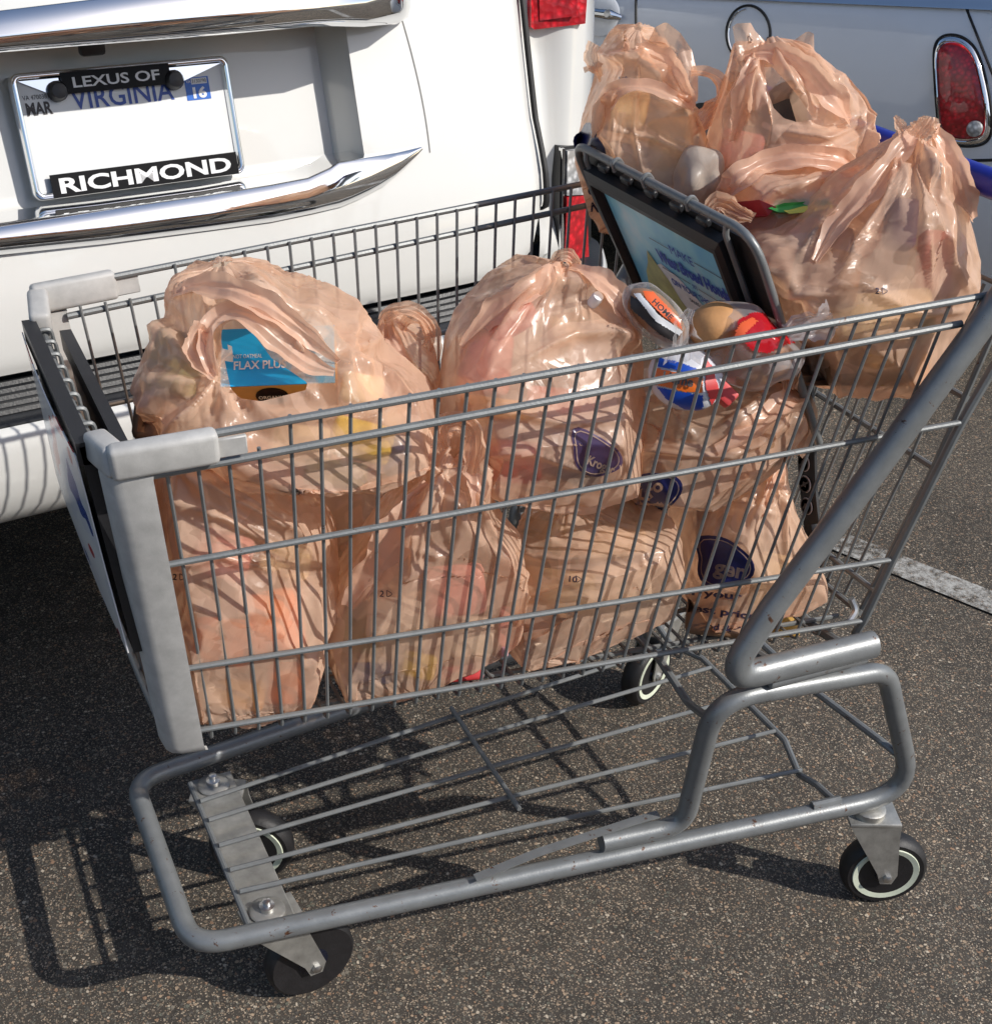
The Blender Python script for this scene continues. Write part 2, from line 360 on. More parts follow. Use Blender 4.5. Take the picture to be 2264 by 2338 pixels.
for side, nm in ((1, 'rear_quarter_panel'), (-1, 'rear_quarter_panel')):
    V, F = grid(G)
    if side < 0:
        q = V-SG; s_ = q@SS; V = V-np.outer(2*s_, SS); F = [f[::-1] for f in F]
    add(nm, (V, F), M_white, suv, sharp=40)
def gbody(prof, nm, mat, lo, hi):   # simple loft through stations n -> half width, z pairs
    V = []; F = []
    for (n, hw, z0, z1) in prof: V += [suvw(-hw, n, z0), suvw(hw, n, z0), suvw(hw, n, z1), suvw(-hw, n, z1)]
    for i in range(len(prof)-1):
        for k in range(4): F.append((i*4+k, i*4+(k+1) % 4, i*4+4+(k+1) % 4, i*4+4+k))
    F.append((3, 2, 1, 0)); k = (len(prof)-1)*4; F.append((k, k+1, k+2, k+3)); return add(nm, (V, F), mat, suv, smooth=False)
gbody([(.05, .86, .30, .50), (.5, .89, .26, .50), (3.9, .89, .26, .50), (4.7, .7, .30, .50)], 'underbody', M_black, 0, 0)
gbody([(3.0, .87, 1.16, 1.18), (4.0, .84, .9, 1.12), (4.8, .72, .6, .9)], 'bonnet', M_white, 0, 0)
gbody([(.13, .80, 1.18, 1.21), (.36, .72, 1.18, 1.72), (.7, .70, 1.18, 1.82), (2.2, .70, 1.18, 1.80), (3.2, .74, 1.18, 1.21)], 'cabin_glass', M_glass, 0, 0)
gbody([(.36, .70, 1.722, 1.75), (.7, .69, 1.822, 1.86), (2.2, .68, 1.805, 1.84)], 'roof', M_white, 0, 0)
for sx in (-1, 1):
    for n in (1.0, 3.75):
        c = suvw(sx*.80, n, .39)
        wl = add('wheel', lathe([(.12, -.125), (.33, -.125), (.385, -.09), (.39, 0), (.385, .09), (.33, .125), (.12, .125)], c, SS), M_rubber, suv)
        add('hubcap', lathe([(.02, -.14), (.22, -.135), (.235, -.125), (.235, .125), (.22, .135), (.02, .14)], c, SS, 20), M_chrome, wl)
# gap line between tailgate and corner
ribbon([suvw(.6935, hatch_n(.69, z)+.004, zedge(.69, z)) for z in np.linspace(.576, 1.17, 40)], .006, .006, M_gap, 'tailgate_gap', suv)
# bumper : black step and white bar
def bump_prof(k):   # (n, z)
    return [(-.050, .572), (-.075, .566), (-.14, .561), (-.185, .556), (-.196, .549)][k]
def bcurve(s): return .02*s*s+(0 if abs(s) < .45 else .5*(abs(s)-.45)**2)+(0 if abs(s) < .72 else 3.0*(abs(s)-.72)**2)
sb = np.linspace(-.91, .91, 60)
G = [[suvw(s, n+bcurve(s), z) for s in sb] for n, z in [(-.02, .573), (-.075, .567), (-.14, .562), (-.185, .557), (-.1925, .552), (-.1925, .546)]]
add('bumper_step', grid(G), M_trim, suv)
for k in range(5):
    add('step_rib', grid([[suvw(s, n+bcurve(s), z) for s in np.linspace(-.80, .80, 30)] for n, z in [(-.083-.02*k, .5665-.0014*k), (-.086-.02*k, .5705-.0014*k), (-.091-.02*k, .5705-.0014*k), (-.094-.02*k, .5655-.0014*k)]]), M_trim, suv)
pr = [(-.188, .548), (-.196, .551), (-.204, .548), (-.211, .538), (-.214, .52), (-.215, .49), (-.212, .46), (-.203, .43), (-.186, .405), (-.165, .392), (-.14, .385), (-.06, .375), (.10, .34)]
add('bumper', grid([[suvw(s, n+bcurve(s), z) for s in sb] for n, z in pr][::-1]), M_white, suv)
# two chrome bars: loft through stations given by upper, ridge and lower edges
def bar(st, nm, depth=.05):
    S = []
    for top, rid, low, (n0, n1, n2) in st:
        s, z = suvp(*top, n0); a = suvw(s, n0, z); s, z = suvp(*rid, n1); b_ = suvw(s, n1, z); s, z = suvp(*low, n2); c = suvw(s, n2, z)
        # rounded ridge
        m1 = a*.45+b_*.55+(-SN)*.0018; m2 = b_*.55+c*.45+(-SN)*.003
        bm1 = b_*.9+a*.1-SN*.001; bm2 = b_*.9+c*.1-SN*.001
        S.append([a+SN*depth, a+SN*.004, a+SN*.0008, a*.96+b_*.04-SN*.0004, m1, bm1, b_-SN*.0006, bm2, m2, c*.9+b_*.1, c+SN*.01, c+SN*depth])
    return add(nm, grid(np.array(S).transpose(1, 0, 2)[::-1]), M_chrome, suv, sharp=0)
n_ = (-.083, -.096, -.085); nt_ = (-.096, -.113, -.104)
def hn(u, v, k=0): s, z = suvp(u, v, -.04); return hatch_n(s, z)
bar([((-260, 75), (-260, 120), (-260, 153), nt_), ((0, 20), (0, 70), (0, 103), nt_), ((200, -4), (200, 49), (200, 87), nt_), ((420, -30), (420, 30), (420, 70), nt_), ((600, -52), (600, 16), (600, 53), (-.082, -.107, -.090)), ((700, -62), (700, 6), (700, 54), (-.074, -.096, -.080)), ((760, -66), (762, -8), (765, 48), (-.050, -.068, -.055)), ((786, -62), (786, -10), (781, 37), (-.012, -.02, -.018))], 'chrome_bar', .11)
bar([((-260, 462), (-260, 484), (-260, 520), n_), ((0, 427), (0, 456), (0, 491), n_), ((200, 401), (200, 436), (200, 470), n_), ((400, 373), (400, 411), (400, 444), n_), ((520, 354), (520, 393), (520, 428), n_), ((590, 341), (590, 381), (600, 411), (-.082, -.094, -.084)), ((632, 322), (635, 366), (655, 399), (-.080, -.092, -.082)), ((648, 311), (665, 356), (692, 383), (-.078, -.089, -.079)), ((700, 302), (710, 338), (738, 358), (-.075, -.084, -.075)), ((760, 292), (765, 312), (775, 325), (-.071, -.077, -.071)), ((806, 281), (807, 283), (808, 285), (-.0655, -.067, -.0655))], 'chrome_bar')
# reversing camera under the upper bar
s, z = suvp(187, 97, -.03); add('rear_camera', box((0, 0, 0), (.036, .02, .016), .005, 2, frame_M(suvw(s, -.006, z), SS, (0, 0, 1))), M_black, suv)
# licence plate
PT = .2748; PU = np.array([-math.sin(SA)*math.sin(PT), math.cos(SA)*math.sin(PT), math.cos(PT)]); PN = np.cross(SS, PU)
PC = SG+np.array([0, 0, .8751])
def pw(x, y, z=0): return PC+SS*x+PU*y+PN*z
PM = frame_M(PC, SS, PU)      # +z of this frame points at the viewer
if PM[:3, 2] @ (CAM-PC) < 0: PM[:3, 2] *= -1; PN = -PN
PNv = PM[:3, 2]
M_plate = simple('plate_enamel', (.76, .77, .76), .35, var=.012, vscale=30, coat=.3)
M_plateblue = simple('plate_blue_print', (.02, .07, .35), .4); M_platedark = simple('plate_dark_print', (.05, .045, .045), .5); M_stick = simple('sticker_blue', (.01, .13, .55), .35, var=.1, vscale=200); M_whitep = simple('white_print', (.82, .82, .82), .4); M_pblack = simple('gloss_black_strip', (.004, .004, .005), .4, spec=.15)
lp = add('licence_plate', box((0, 0, 0), (.303, .152, .0016), 0, 1, PM), M_plate, suv, smooth=False)
def rr(w, h, r, n=6):
    out = []
    for cx, cy, a0 in ((w/2-r, h/2-r, 0), (-w/2+r, h/2-r, 90), (-w/2+r, -h/2+r, 180), (w/2-r, -h/2+r, 270)):
        for k in range(n+1): a = R_(a0+90*k/n); out.append((cx+r*math.cos(a), cy+r*math.sin(a)))
    return out
def ring(outs, M):   # list of (outline, z) lofted
    V = []; F = []
    n = len(outs[0][0])
    for o_, z in outs:
        for x, y in o_: V.append((x, y, z))
    for i in range(len(outs)-1):
        for k in range(n): l = (k+1) % n; F.append((i*n+k, i*n+l, (i+1)*n+l, (i+1)*n+k))
    return xf((V, F), M)
add('plate_frame', ring([(rr(.318, .166, .012), -.006), (rr(.318, .166, .012), .005), (rr(.314, .162, .011), .009), (rr(.305, .153, .008), .010), (rr(.301, .149, .006), .006), (rr(.297, .145, .006), .001)], PM), M_chrome, lp, sharp=0)
def pmat(x, y, z=.0012): M = PM.copy(); M[:3, 3] = pw(x, y)+PNv*z; return M
def corners(name, pts, z, d, mat, par):  # polygon in plate coordinates with thickness
    return add(name, prism([pw(x, y)+PNv*z for x, y in pts], (0, 0, 0), PNv*d), mat, par, smooth=False)
corners('chrome_web', [(-.148, .073), (-.088, .073), (-.088, .052), (-.105, .052)], .003, .002, M_chrome, lp)
corners('chrome_web', [(.148, .073), (.062, .073), (.070, .052), (.088, .054)], .003, .002, M_chrome, lp)
corners('name_strip', [(-.091, .051), (.066, .051), (.066, .079), (-.091, .079)], .009, .002, M_pblack, lp)
corners('name_strip', [(-.134, -.082), (.146, -.082), (.146, -.051), (-.134, -.051)], .009, .002, M_pblack, lp)
for x in (-.098, .071): add('plate_bolt', lathe([(.002, .019), (.010, .018), (.0135, .013), (.014, .003)], pw(x, .056), PNv, 18), M_black, lp)
add('lettering', xf(text('LEXUS OF', .126, .014, bold=.02), pmat(-.076, .058, .0112)), M_whitep, lp)
add('lettering', xf(text('RICHMOND', .258, .021, bold=.03), pmat(-.123, -.0775, .0112)), M_whitep, lp)
add('lettering', xf(text('VIRGINIA', .150, .027, bold=.012), pmat(-.080, .030)), M_plateblue, lp)
add('lettering', xf(text('MAR', .036, .017, bold=.035), pmat(-.144, .028)), M_platedark, lp)
add('lettering', xf(text('VA 4700381', .036, .006), pmat(-.146, .0485)), M_platedark, lp)
add('sticker', box((0, 0, 0), (.037, .031, .0005), 0, 1, pmat(.1075, .042)), M_stick, lp, smooth=False)
add('sticker', box((0, 0, 0), (.024, .008, .0004), 0, 1, pmat(.111, .052, .0017)), M_whitep, lp, smooth=False)
add('lettering', xf(text('3130790', .022, .005), pmat(.100, .0496, .002)), M_platedark, lp)
add('lettering', xf(text('16', .021, .016, bold=.04), pmat(.099, .0285, .0017)), M_whitep, lp)
add('lettering', xf(text('VA', .007, .005), pmat(.091, .050, .0017)), M_whitep, lp)
# tail lamp beside the tailgate: upper red lamp, lower lamp with clear top
def lamp(pix, dep, parent, name, mat, th=.02, inset=0):
    P = [];
    for u, v in pix: P.append(suv_on(u, v, dep))
    return add(name, prism(P, (0, 0, 0), SN*th), mat, parent, smooth=False)
dp = lambda s, z: body_n(s, z)-.012
la = lamp([(1017, -70), (1128, -70), (1120, 44), (1118, 45), (1022, 56), (1016, 50)], dp, suv, 'tail_lamp', M_red, .05)
la2 = lamp([(1030, -70), (1108, -70), (1103, 30), (1033, 39)], lambda s, z: body_n(s, z)-.016, la, 'lamp_lens', M_red, .01)
dp2 = lambda s, z: body_n(s, z)-.018
lb = lamp([(1073, 281), (1130, 276), (1140, 600), (1070, 540), (1069, 420)], dp2, suv, 'lower_tail_lamp', M_seal, .05)
lamp([(1086, 289), (1122, 285), (1122, 372), (1085, 374)], lambda s, z: body_n(s, z)-.022, lb, 'clear_lens', M_clear, .01)
lamp([(1085, 377), (1122, 374), (1128, 520), (1080, 500)], lambda s, z: body_n(s, z)-.022, lb, 'red_lens', M_red, .01)
lamp([(1076, 284), (1081, 284), (1078, 500), (1073, 500)], lambda s, z: body_n(s, z)-.024, lb, 'lamp_rim', M_chrome, .01)

# ------------------------------------------------------------------ silver hatchback
MT = np.array([2.215, 1.20, 0]); MH = np.array([1.70, 2.02, 0]); ML = (MH-MT)/np.linalg.norm(MH-MT); MNm = np.array([-ML[1], ML[0], 0])
if MNm @ (CAM-MT) < 0: MNm = -MNm
car = thing('parked_hatchback', 'silver small hatchback with red tail lamp and chrome ringed fuel door, parked beyond the trolley', 'car', tuple(MT), 0)
def zbelt(a, z):   # the waistline falls a little towards the front
    return z if z <= .7 else .7+(z-.7)*(.886-.078*min(max(a, -.05), 1.2)-.7)/(.928-.7) if z < 1.0 else z-.05
def mw(a, o_, z):
    z = zbelt(a, z) if z > .7 else z
    return MT+ML*a+MNm*o_+np.array([0, 0, z])
# plan path of the side: a = distance forward of the tail lamp, o = outward
plan = []
Rr = .42
for k in range(0, 15):
    an = R_(92*(1-k/14)); plan.append((-(.06)-Rr*math.sin(an), -Rr*(1-math.cos(an))))
for a in (.02, .12, .25, .4, .55, .7, .9, 1.1, 1.4, 1.8, 2.3, 2.8, 3.2): plan.append((a, .0))
tailw = 1.62
plan = [(plan[0][0], -tailw/2)]+[(plan[0][0], plan[0][1]-.25)]+plan
prof = [(.20, -.10), (.30, -.045), (.42, -.012), (.52, .0), (.60, .004), (.68, .004), (.76, -.004), (.84, -.016), (.90, -.03), (.935, -.05), (.95, -.075)]
def pnorm(i):
    a = np.array(plan[min(i+1, len(plan)-1)])-np.array(plan[max(i-1, 0)]); n = np.array([-a[1], a[0]]); n /= np.linalg.norm(n)+1e-9
    return n if n[1] >= -1e-6 or n[0] < 0 else -n
PNo = []
for i in range(len(plan)):
    a = np.array(plan[min(i+1, len(plan)-1)])-np.array(plan[max(i-1, 0)]); n = np.array([-a[1], a[0]]); n /= np.linalg.norm(n); PNo.append(n)
G = []
for z, off in prof:
    G.append([mw(plan[i][0]+PNo[i][0]*off, plan[i][1]+PNo[i][1]*off, z) for i in range(len(plan))])
V, F = grid(G)
add('body_side', (V, [f[::-1] for f in F]), M_silver, car, sharp=50)
G2 = [[mw(p[0]+n[0]*off, p[1]+n[1]*off, z) for p, n in zip(plan, PNo)] for z, off in [(.915, -.028), (.928, -.034), (.943, -.052), (.955, -.075)]]
add('belt_moulding', grid(G2), M_chrome, car)
top = [mw(p[0]+n[0]*-.08, p[1]+n[1]*-.08, .955) for p, n in zip(plan, PNo)]
tp2 = [mw(p[0]+n[0]*-.20 + (.15 if p[0] < .2 else 0), p[1]+n[1]*-.20, 1.33) for p, n in zip(plan, PNo)]
add('side_glass', grid([top, tp2]), M_glass, car)
cen = [mw(max(p[0], -.1), -tailw/2, 1.42) for p in plan]
add('roof', grid([tp2, [a*.5+b_*.5+np.array([0, 0, .03]) for a, b_ in zip(tp2, cen)], cen]), M_black, car)
opp = [mw(p[0]+n[0]*0, -tailw-p[1], 0) for p, n in zip(plan, PNo)]
add('far_side', grid([[o_+np.array([0, 0, z]) for o_ in opp] for z in (.25, .95)]+[]), M_silver, car)
add('deck', grid([top, [o_+np.array([0, 0, .95]) for o_ in opp]]), M_silver, car)
add('underbody', box((0, 0, 0), (3.1, 1.3, .2), 0, 1, frame_M(mw(1.45, -.8, .28), ML, MNm)), M_black, car, smooth=False)
for a in (.55, 2.75):
    for o_ in (-.12, -1.5):
        wl = add('wheel', lathe([(.10, -.09), (.27, -.09), (.30, -.06), (.305, 0), (.30, .06), (.27, .09), (.10, .09)], mw(a, o_, .305), MNm), M_rubber, car)
        add('rim', lathe([(.03, .10), (.18, .095), (.2, .085), (.2, -.085), (.18, -.095), (.03, -.1)], mw(a, o_, .305), MNm, 20), M_galv, wl)
for k, a in enumerate((.55, 2.75)):
    arc = [mw(a+.315*math.cos(t), .006, .28+.315*math.sin(t)) for t in np.linspace(0, math.pi, 16)]; arc2 = [mw(a+.300*math.cos(t), .008, .28+.300*math.sin(t)) for t in np.linspace(0, math.pi, 16)]
    add('wheel_arch', grid([arc, arc2]), M_black, car)
MB = BVHTree.FromPolygons([tuple(v) for v in V], [tuple(f) for f in F])
def on_car(u, v, off=0.0):
    r = Vector(ray(u, v)).normalized(); h = MB.ray_cast(Vector(CAM), r)
    if h[0] is None: return None, None
    n = h[1] if h[1].dot(r) < 0 else -h[1]
    return np.array(h[0]+n*off), np.array(n)
def car_loop(pix, off): 
    P = []
    for u, v in pix:
        p, n = on_car(u, v, off)
        if p is not None: P.append(p)
    return P
# rear bumper seam
P = car_loop([(1745+x, 309-x*.02) for x in range(0, 170, 14)], .001)
if len(P) > 2: add('bumper_seam', tube(P, .0035, 6), M_gap, car)
# door gap, tailgate gap
P = car_loop([(1217, y) for y in range(-60, 240, 20)], .0005)
if len(P) > 2: add('door_gap', tube(P, .0035, 6), M_gap, car)
P = car_loop([(1846+(y*.40), y+8) for y in range(0, 150, 12)], .0005)
if len(P) > 2: add('tailgate_gap', tube(P, .003, 6), M_gap, car)
# fuel door
P = car_loop([(1432+42*math.cos(a)-6*math.sin(a)*0, 64+54*math.sin(a)) for a in np.linspace(0, 2*math.pi, 40)[:-1]], .001)
fd = add('fuel_door', tube(P, .0034, 6, closed=True), M_gap, car)
P2 = car_loop([(1432+38*math.cos(a), 66+50*math.sin(a)) for a in np.linspace(2.2, 4.6, 18)], .002); add('chrome_ring', tube(P2, .002, 6), M_chrome, fd)
p, n = on_car(1471, 88, 0); add('finger_tab', box((0, 0, 0), (.018, .045, .012), .005, 2, frame_M(p, ML, (0, 0, 1))), M_black, fd)
# tail lamp: oval-ended slab, chrome surround and red lens following the curved corner
cx, cy = 1838, 172
def lampline(sc, off):
    pts = [(1787, 110), (1789, 88), (1797, 74), (1812, 67), (1832, 68), (1850, 76), (1866, 92), (1878, 120), (1888, 160), (1896, 205), (1898, 245), (1893, 264), (1880, 275), (1855, 279), (1826, 276), (1806, 268), (1797, 250), (1792, 200), (1789, 150)]
    out = []
    for u, v in pts: out.append((cx+(u-cx)*sc, cy+(v-cy)*sc))
    return out
def smooth_loop(P, n=3):
    P = np.array(P)
    for _ in range(n): P = np.vstack([(P*.75+np.roll(P, -1, 0)*.25)[None], (P*.25+np.roll(P, -1, 0)*.75)[None]]).transpose(1, 0, 2).reshape(-1, P.shape[1])
    return P
def lampfill(sc, off, name, mat, par, dome=0):
    L = smooth_loop(lampline(1.0, 0), 2); rings = []
    for q, k in [(1.0, 0), (.97, .5), (.85, .9), (.6, 1.05), (.3, 1.1), (.05, 1.1)]:
        rr_ = []
        for u, v in L:
            p, n = on_car(cx+(u-cx)*sc*q, cy+(v-cy)*sc*q, off+dome*k)
            if p is None: p, n = on_car(cx+(min(u, 1890)-cx)*sc*q, cy+(v-cy)*sc*q, off+dome*k)
            rr_.append(p)
        rings.append(rr_)
    V = np.array(rings); r, c = V.shape[:2]; F = [(i*c+j, i*c+(j+1) % c, (i+1)*c+(j+1) % c, (i+1)*c+j) for i in range(r-1) for j in range(c)]; F.append(tuple((r-1)*c+j for j in range(c)))
    return add(name, (V.reshape(-1, 3), F), mat, par, sharp=0)
tl = lampfill(1.0, -.002, 'tail_lamp', M_chrome, car, .012)
lampfill(.87, .010, 'red_lens', M_red, tl, .008)
P = [on_car(u, v, .001)[0] for u, v in smooth_loop(lampline(1.015, 0), 2)]; P = [p for p in P if p is not None]; add('lamp_gasket', tube(P, .003, 6, closed=True), M_gap, tl)
P = [on_car(cx+(u-cx)*.88, cy+(v-cy)*.9, .017)[0] for u, v in smooth_loop(lampline(1, 0), 2)]; P = [p for p in P if p is not None]; add('lamp_rim', tube(P, .0028, 8, closed=True), M_chrome, tl)
p, n = on_car(1869, 243, .02); add('reversing_bulb', lathe([(.019, 0), (.017, .006), (.009, .011), (.001, .012)], p, n, 18), M_clear, tl)
# door handle with round recess
p, n = on_car(1152, 30, .001); up = np.array([0, 0, 1.])
hd = add('handle_cup', lathe([(.052, 0), (.048, .002), (.03, .0025), (.002, .003)], p, n, 26), M_silver, car)
a0, n0 = on_car(1110, 22, .018); a1, _ = on_car(1140, 28, .030); a2, _ = on_car(1175, 32, .028); a3, _ = on_car(1192, 35, .012)
add('door_handle', tube([a0, a1, a1*.5+a2*.5, a2, a3], [.011, .012, .0125, .014, .007], 12), M_chrome, car)
add('key_lock', lathe([(.010, .0), (.009, .003), (.002, .004)], a2+n0*.014, n0, 16), M_zinc, car)

# unseen brick shop front, added behind the camera so the chrome has something to reflect
m, t, b = nmat('added_shop_brick'); P = geo(t); mp = t.nodes.new('ShaderNodeMapping'); t.links.new(P, mp.inputs[0]); mp.inputs['Rotation'].default_value = (R_(90), 0, 0)
br = t.nodes.new('ShaderNodeTexBrick'); br.inputs['Scale'].default_value = 2.2; br.inputs['Color1'].default_value = (.30, .12, .07, 1); br.inputs['Color2'].default_value = (.36, .17, .10, 1); br.inputs['Mortar'].default_value = (.35, .30, .26, 1); t.links.new(mp.outputs[0], br.inputs[0]); t.links.new(br.outputs[0], b.inputs['Base Color']); b.inputs['Roughness'].default_value = .85; M_brick = m
shop = thing('added_shop_front', 'brick shop front added out of view behind the camera for the chrome to reflect', 'building', (0, -24, 0))
add('wall', box((0, -26, 2.6), (44, 4, 5.2)), M_brick, shop, smooth=False)
add('canopy', box((0, -23.3, 3.5), (46, 1.6, .5)), simple('canopy_cream', (.5, .45, .36), .7), shop, smooth=False)
for k in range(9): add('added_shop_window', box((-18+4.5*k, -23.98, 1.7), (3.2, .08, 2.4)), M_glass, shop, smooth=False)
for k in range(10): add('pillar', box((-20.2+4.5*k, -23.2, 1.63), (.5, .5, 3.24)), M_brick, shop, smooth=False)

# ------------------------------------------------------------------ the shopping trolley
cart = thing('shopping_cart', 'grey wire shopping cart loaded with tan plastic grocery bags, standing on the asphalt', 'shopping cart', (.45, 0, 0))
def both(name, VF, mat, parent=None, label=None):
    a = add(name, VF, mat, parent or cart); b = add(name, mir(VF), mat, parent or cart); return a, b
ZT = .1767
# lower tube: one U in front, the wheels' rails, bent up into the rear hoops
def side_path(sg):
    return [(.0, sg*.1527, ZT), (.955, sg*.2650, ZT+.004), (.848, sg*.2655, .415), (.600, sg*.2600, .438), (.618, sg*.2200, .2035), (.505, sg*.2070, .2035)]
Ls = fillet([(.0, .0, ZT)]+side_path(-1), [.045, .045, .055, .05, .05, .035, 0], 7)
Rs = fillet([(.0, .0, ZT)]+side_path(1), [.045, .045, .055, .05, .05, .035, 0], 7)
add('lower_frame', tube(Ls[::-1][:-1]+Rs, .0128, 14), M_cart, cart)
# handle tubes with their flattened feet on the hoops
hp = [(.812, -.268, .4655), (.603, -.266, .4700), (.652, -.264, .553), (.735, -.270, .688), (.905, -.282, .972)]
def handle_tube(sg):
    P = fillet([(x, sg*-y, z) for x, y, z in hp], [0, .055, .3, .3, 0], 10); n = len(P)
    P = np.array(P); L = np.linalg.norm(P-P[0], axis=1)
    return tube(P, .0150, 16, flat=(1.12, .95), up0=(1, 0, 0))
for sg in (-1, 1):
    o = add('handle_tube', handle_tube(sg), M_cart, cart)
    add('weld_strap', box((.735, sg*.267, .4495), (.14, .018, .010), .003, 2), M_cart, cart)
    add('weld_strip', tube(fillet([(.337, sg*.197, .197), (.42, sg*.2005, .212), (.55, sg*.206, .2215), (.585, sg*.208, .2225)], .1, 5), .0035, 6, flat=(.5, 2.0)), M_cart, cart)
hd_ = add('handle_bar', tube([(.905, y, .978) for y in np.linspace(-.262, .262, 9)], .0150, 18), M_blue, cart)
both('handle_clamp', tube([(.905, -.290, .978), (.905, -.262, .978)], .0195, 16), M_black)

# rails of the basket
rf = [(.0100, .2013, .8428), (.0033, .1957, .8109), (.0142, .1776, .7074), (.0264, .1534, .5687), (.0353, .1369, .4746)]
rr_ = [(.8431, .2649, .8906), (.8297, .2619, .8622), (.8808, .2484, .7350), (.8513, .2289, .5522), (.8395, .2193, .4616)]
for sg in (-1, 1):
    for i in range(5):
        a = np.array(rf[i])*[1, sg, 1]; b_ = np.array(rr_[i])*[1, sg, 1]
        if i == 0: b_ = b_+(b_-a)*.03
        add('top_rail' if i < 2 else 'side_rail', tube([a, b_], .0039 if i < 2 else .0033, 9), M_wire, cart)
NW = []
def side_pt(x, z, sg, off=0):
    """point of the side panel: width at x and height z"""
    t_ = (x-.02)/.82; wt = .1957+(.2619-.1957)*t_; wb = .1369+(.2193-.1369)*t_; zt = .8109+.0513*t_; zb = .4746-.013*t_
    q = (z-zb)/(zt-zb); return np.array([x, sg*(wb+(wt-wb)*q+off), z])
for sg in (-1, 1):
    for i in range(30):
        xt = .018+.0274*i; xb = .049+.02487*i
        if i > 27: xb = .049+.02487*i+.006*(i-27)
        zt = .845+(.8906-.845)*(xt/.84) if 3 < i else .822; zb = .4746-.013*(xb/.84)
        A = side_pt(xt, zt, sg, -.0045 if sg < 0 else -.0045); B = side_pt(xb, zb, sg, -.0045)
        xi = xb-.001
        B2 = B+np.array([0, 0, -.016]); B3 = B2+np.array([0, -sg*.030, -.002])
        P = fillet([A, B, B2, B3], [.01, .008, .006], 2)
        NW.append(add('side_wire', tube(P, .0019, 6), M_wire, cart))
# floor of the basket: cross wires between the stubs and four lengthwise wires
for i in range(30):
    xb = .049+.02487*i+(.006*(i-27) if i > 27 else 0); zb = .4746-.013*(xb/.84)-.018; wb = .1369+(.2193-.1369)*((xb-.02)/.82)-.034
    add('floor_wire', tube([(xb, -wb, zb), (xb, wb, zb)], .0021, 6), M_wire, cart)
for k in (-1, -.6, -.2, .2, .6, 1):
    add('floor_rod', tube([(.035, k*.10, .452), (.84, k*.175, .440)], .0032, 7), M_wire, cart)
# posts at the rear of the side panels, and the rear gate
for sg in (-1, 1):
    P = fillet([np.array([.9480, sg*.2530, .905]), np.array([.8820, sg*.2484, .735]), np.array([.8520, sg*.2289, .5522]), np.array([.8400, sg*.2193, .4616]), np.array([.836, sg*.214, .438])], [0, .2, .2, .02, 0], 4)
    add('rear_post', tube(P, .0055, 9), M_wire, cart)
for k, y in enumerate(np.linspace(-.205, .205, 12)):
    add('gate_wire', tube([(.862, y*.93, .455), (.905, y, .65), (.945, y*1.03, .86)], .0021 if 0 < k < 11 else .0038, 7), M_wire, cart)
for x, z, y in ((.857, .452, .195), (.8675, .485, .198), (.9095, .65, .204), (.9275, .738, .208), (.950, .865, .213)):
    add('gate_rod', tube([(x, -y, z), (x, y, z)], .0038, 8), M_wire, cart)
# folded wires by the foot of the gate
for y in (-.205, .205): add('gate_hinge', tube(fillet([(.80, y, .452), (.835, y*.98, .447), (.852, y*.94, .455), (.846, y*.9, .470)], .012, 3), .0045, 8), M_zinc, cart)

# front end: wires, rods, grey corner guards
def fpt(y, z): return np.array([.0353+(.4746-z)*.0951-.026-.006*(1-(y/.18)**2), y, z])
for y in np.linspace(-.115, .115, 8):
    add('front_wire', tube([fpt(y*1.35, .81), fpt(y, .4746)+[.002, 0, -.01], fpt(y, .456)+[.02, 0, -.004]], .0021, 6), M_wire, cart)
for z, w_, r_ in ((.812, .175, .0042), (.70, .168, .0034), (.57, .145, .0034), (.478, .125, .0040)):
    add('front_rod', tube([fpt(y, z)+[-.004, 0, 0] for y in np.linspace(-w_, w_, 9)], r_, 8), M_wire, cart)
for y in np.linspace(-.13, .14, 9):
    add('wire_loop', tube(fillet([fpt(y, .806)+[.004, 0, 0], fpt(y, .821)+[.004, 0, 0], fpt(y, .821)+[-.010, 0, 0], fpt(y, .806)+[-.010, 0, 0]], .005, 3), .0024, 6), M_wire, cart)
def guard(sg):
    def sec(z, grow=0, t=.007):   # L-section wrapped round the corner post, in plan
        t_ = (z-.4746)/(.8109-.4746); x0 = .0353+(.4746-z)*.0951-.036-grow; y0 = .1369+.0588*t_+.008+grow; dirx = np.array([1, .075]); 
        pts = [(x0+.037, y0+.0035), (x0+.012, y0), (x0+.0035, y0-.004), (x0-.001, y0-.012), (x0-.003, y0-.030), (x0-.003+t, y0-.030), (x0+t, y0-.014), (x0+.012, y0-t), (x0+.037, y0+.0035-t)]
        return [(x, sg*y, z) for x, y in pts]
    zs = [.448, .452, .46, .52, .60, .68, .76, .812, .816]; gr = [-.004, -.001, 0, 0, 0, 0, 0, 0, -.001]
    V = []; F = []
    for z, g in zip(zs, gr): V += sec(z, g)
    n = 9
    for i in range(len(zs)-1):
        for k in range(n): l = (k+1) % n; F.append((i*n+k, i*n+l, (i+1)*n+l, (i+1)*n+k))
    F.append(tuple(range(n))[::-1]); F.append(tuple((len(zs)-1)*n+k for k in range(n)))
    if sg < 0: F = [f[::-1] for f in F]
    return np.array(V), F
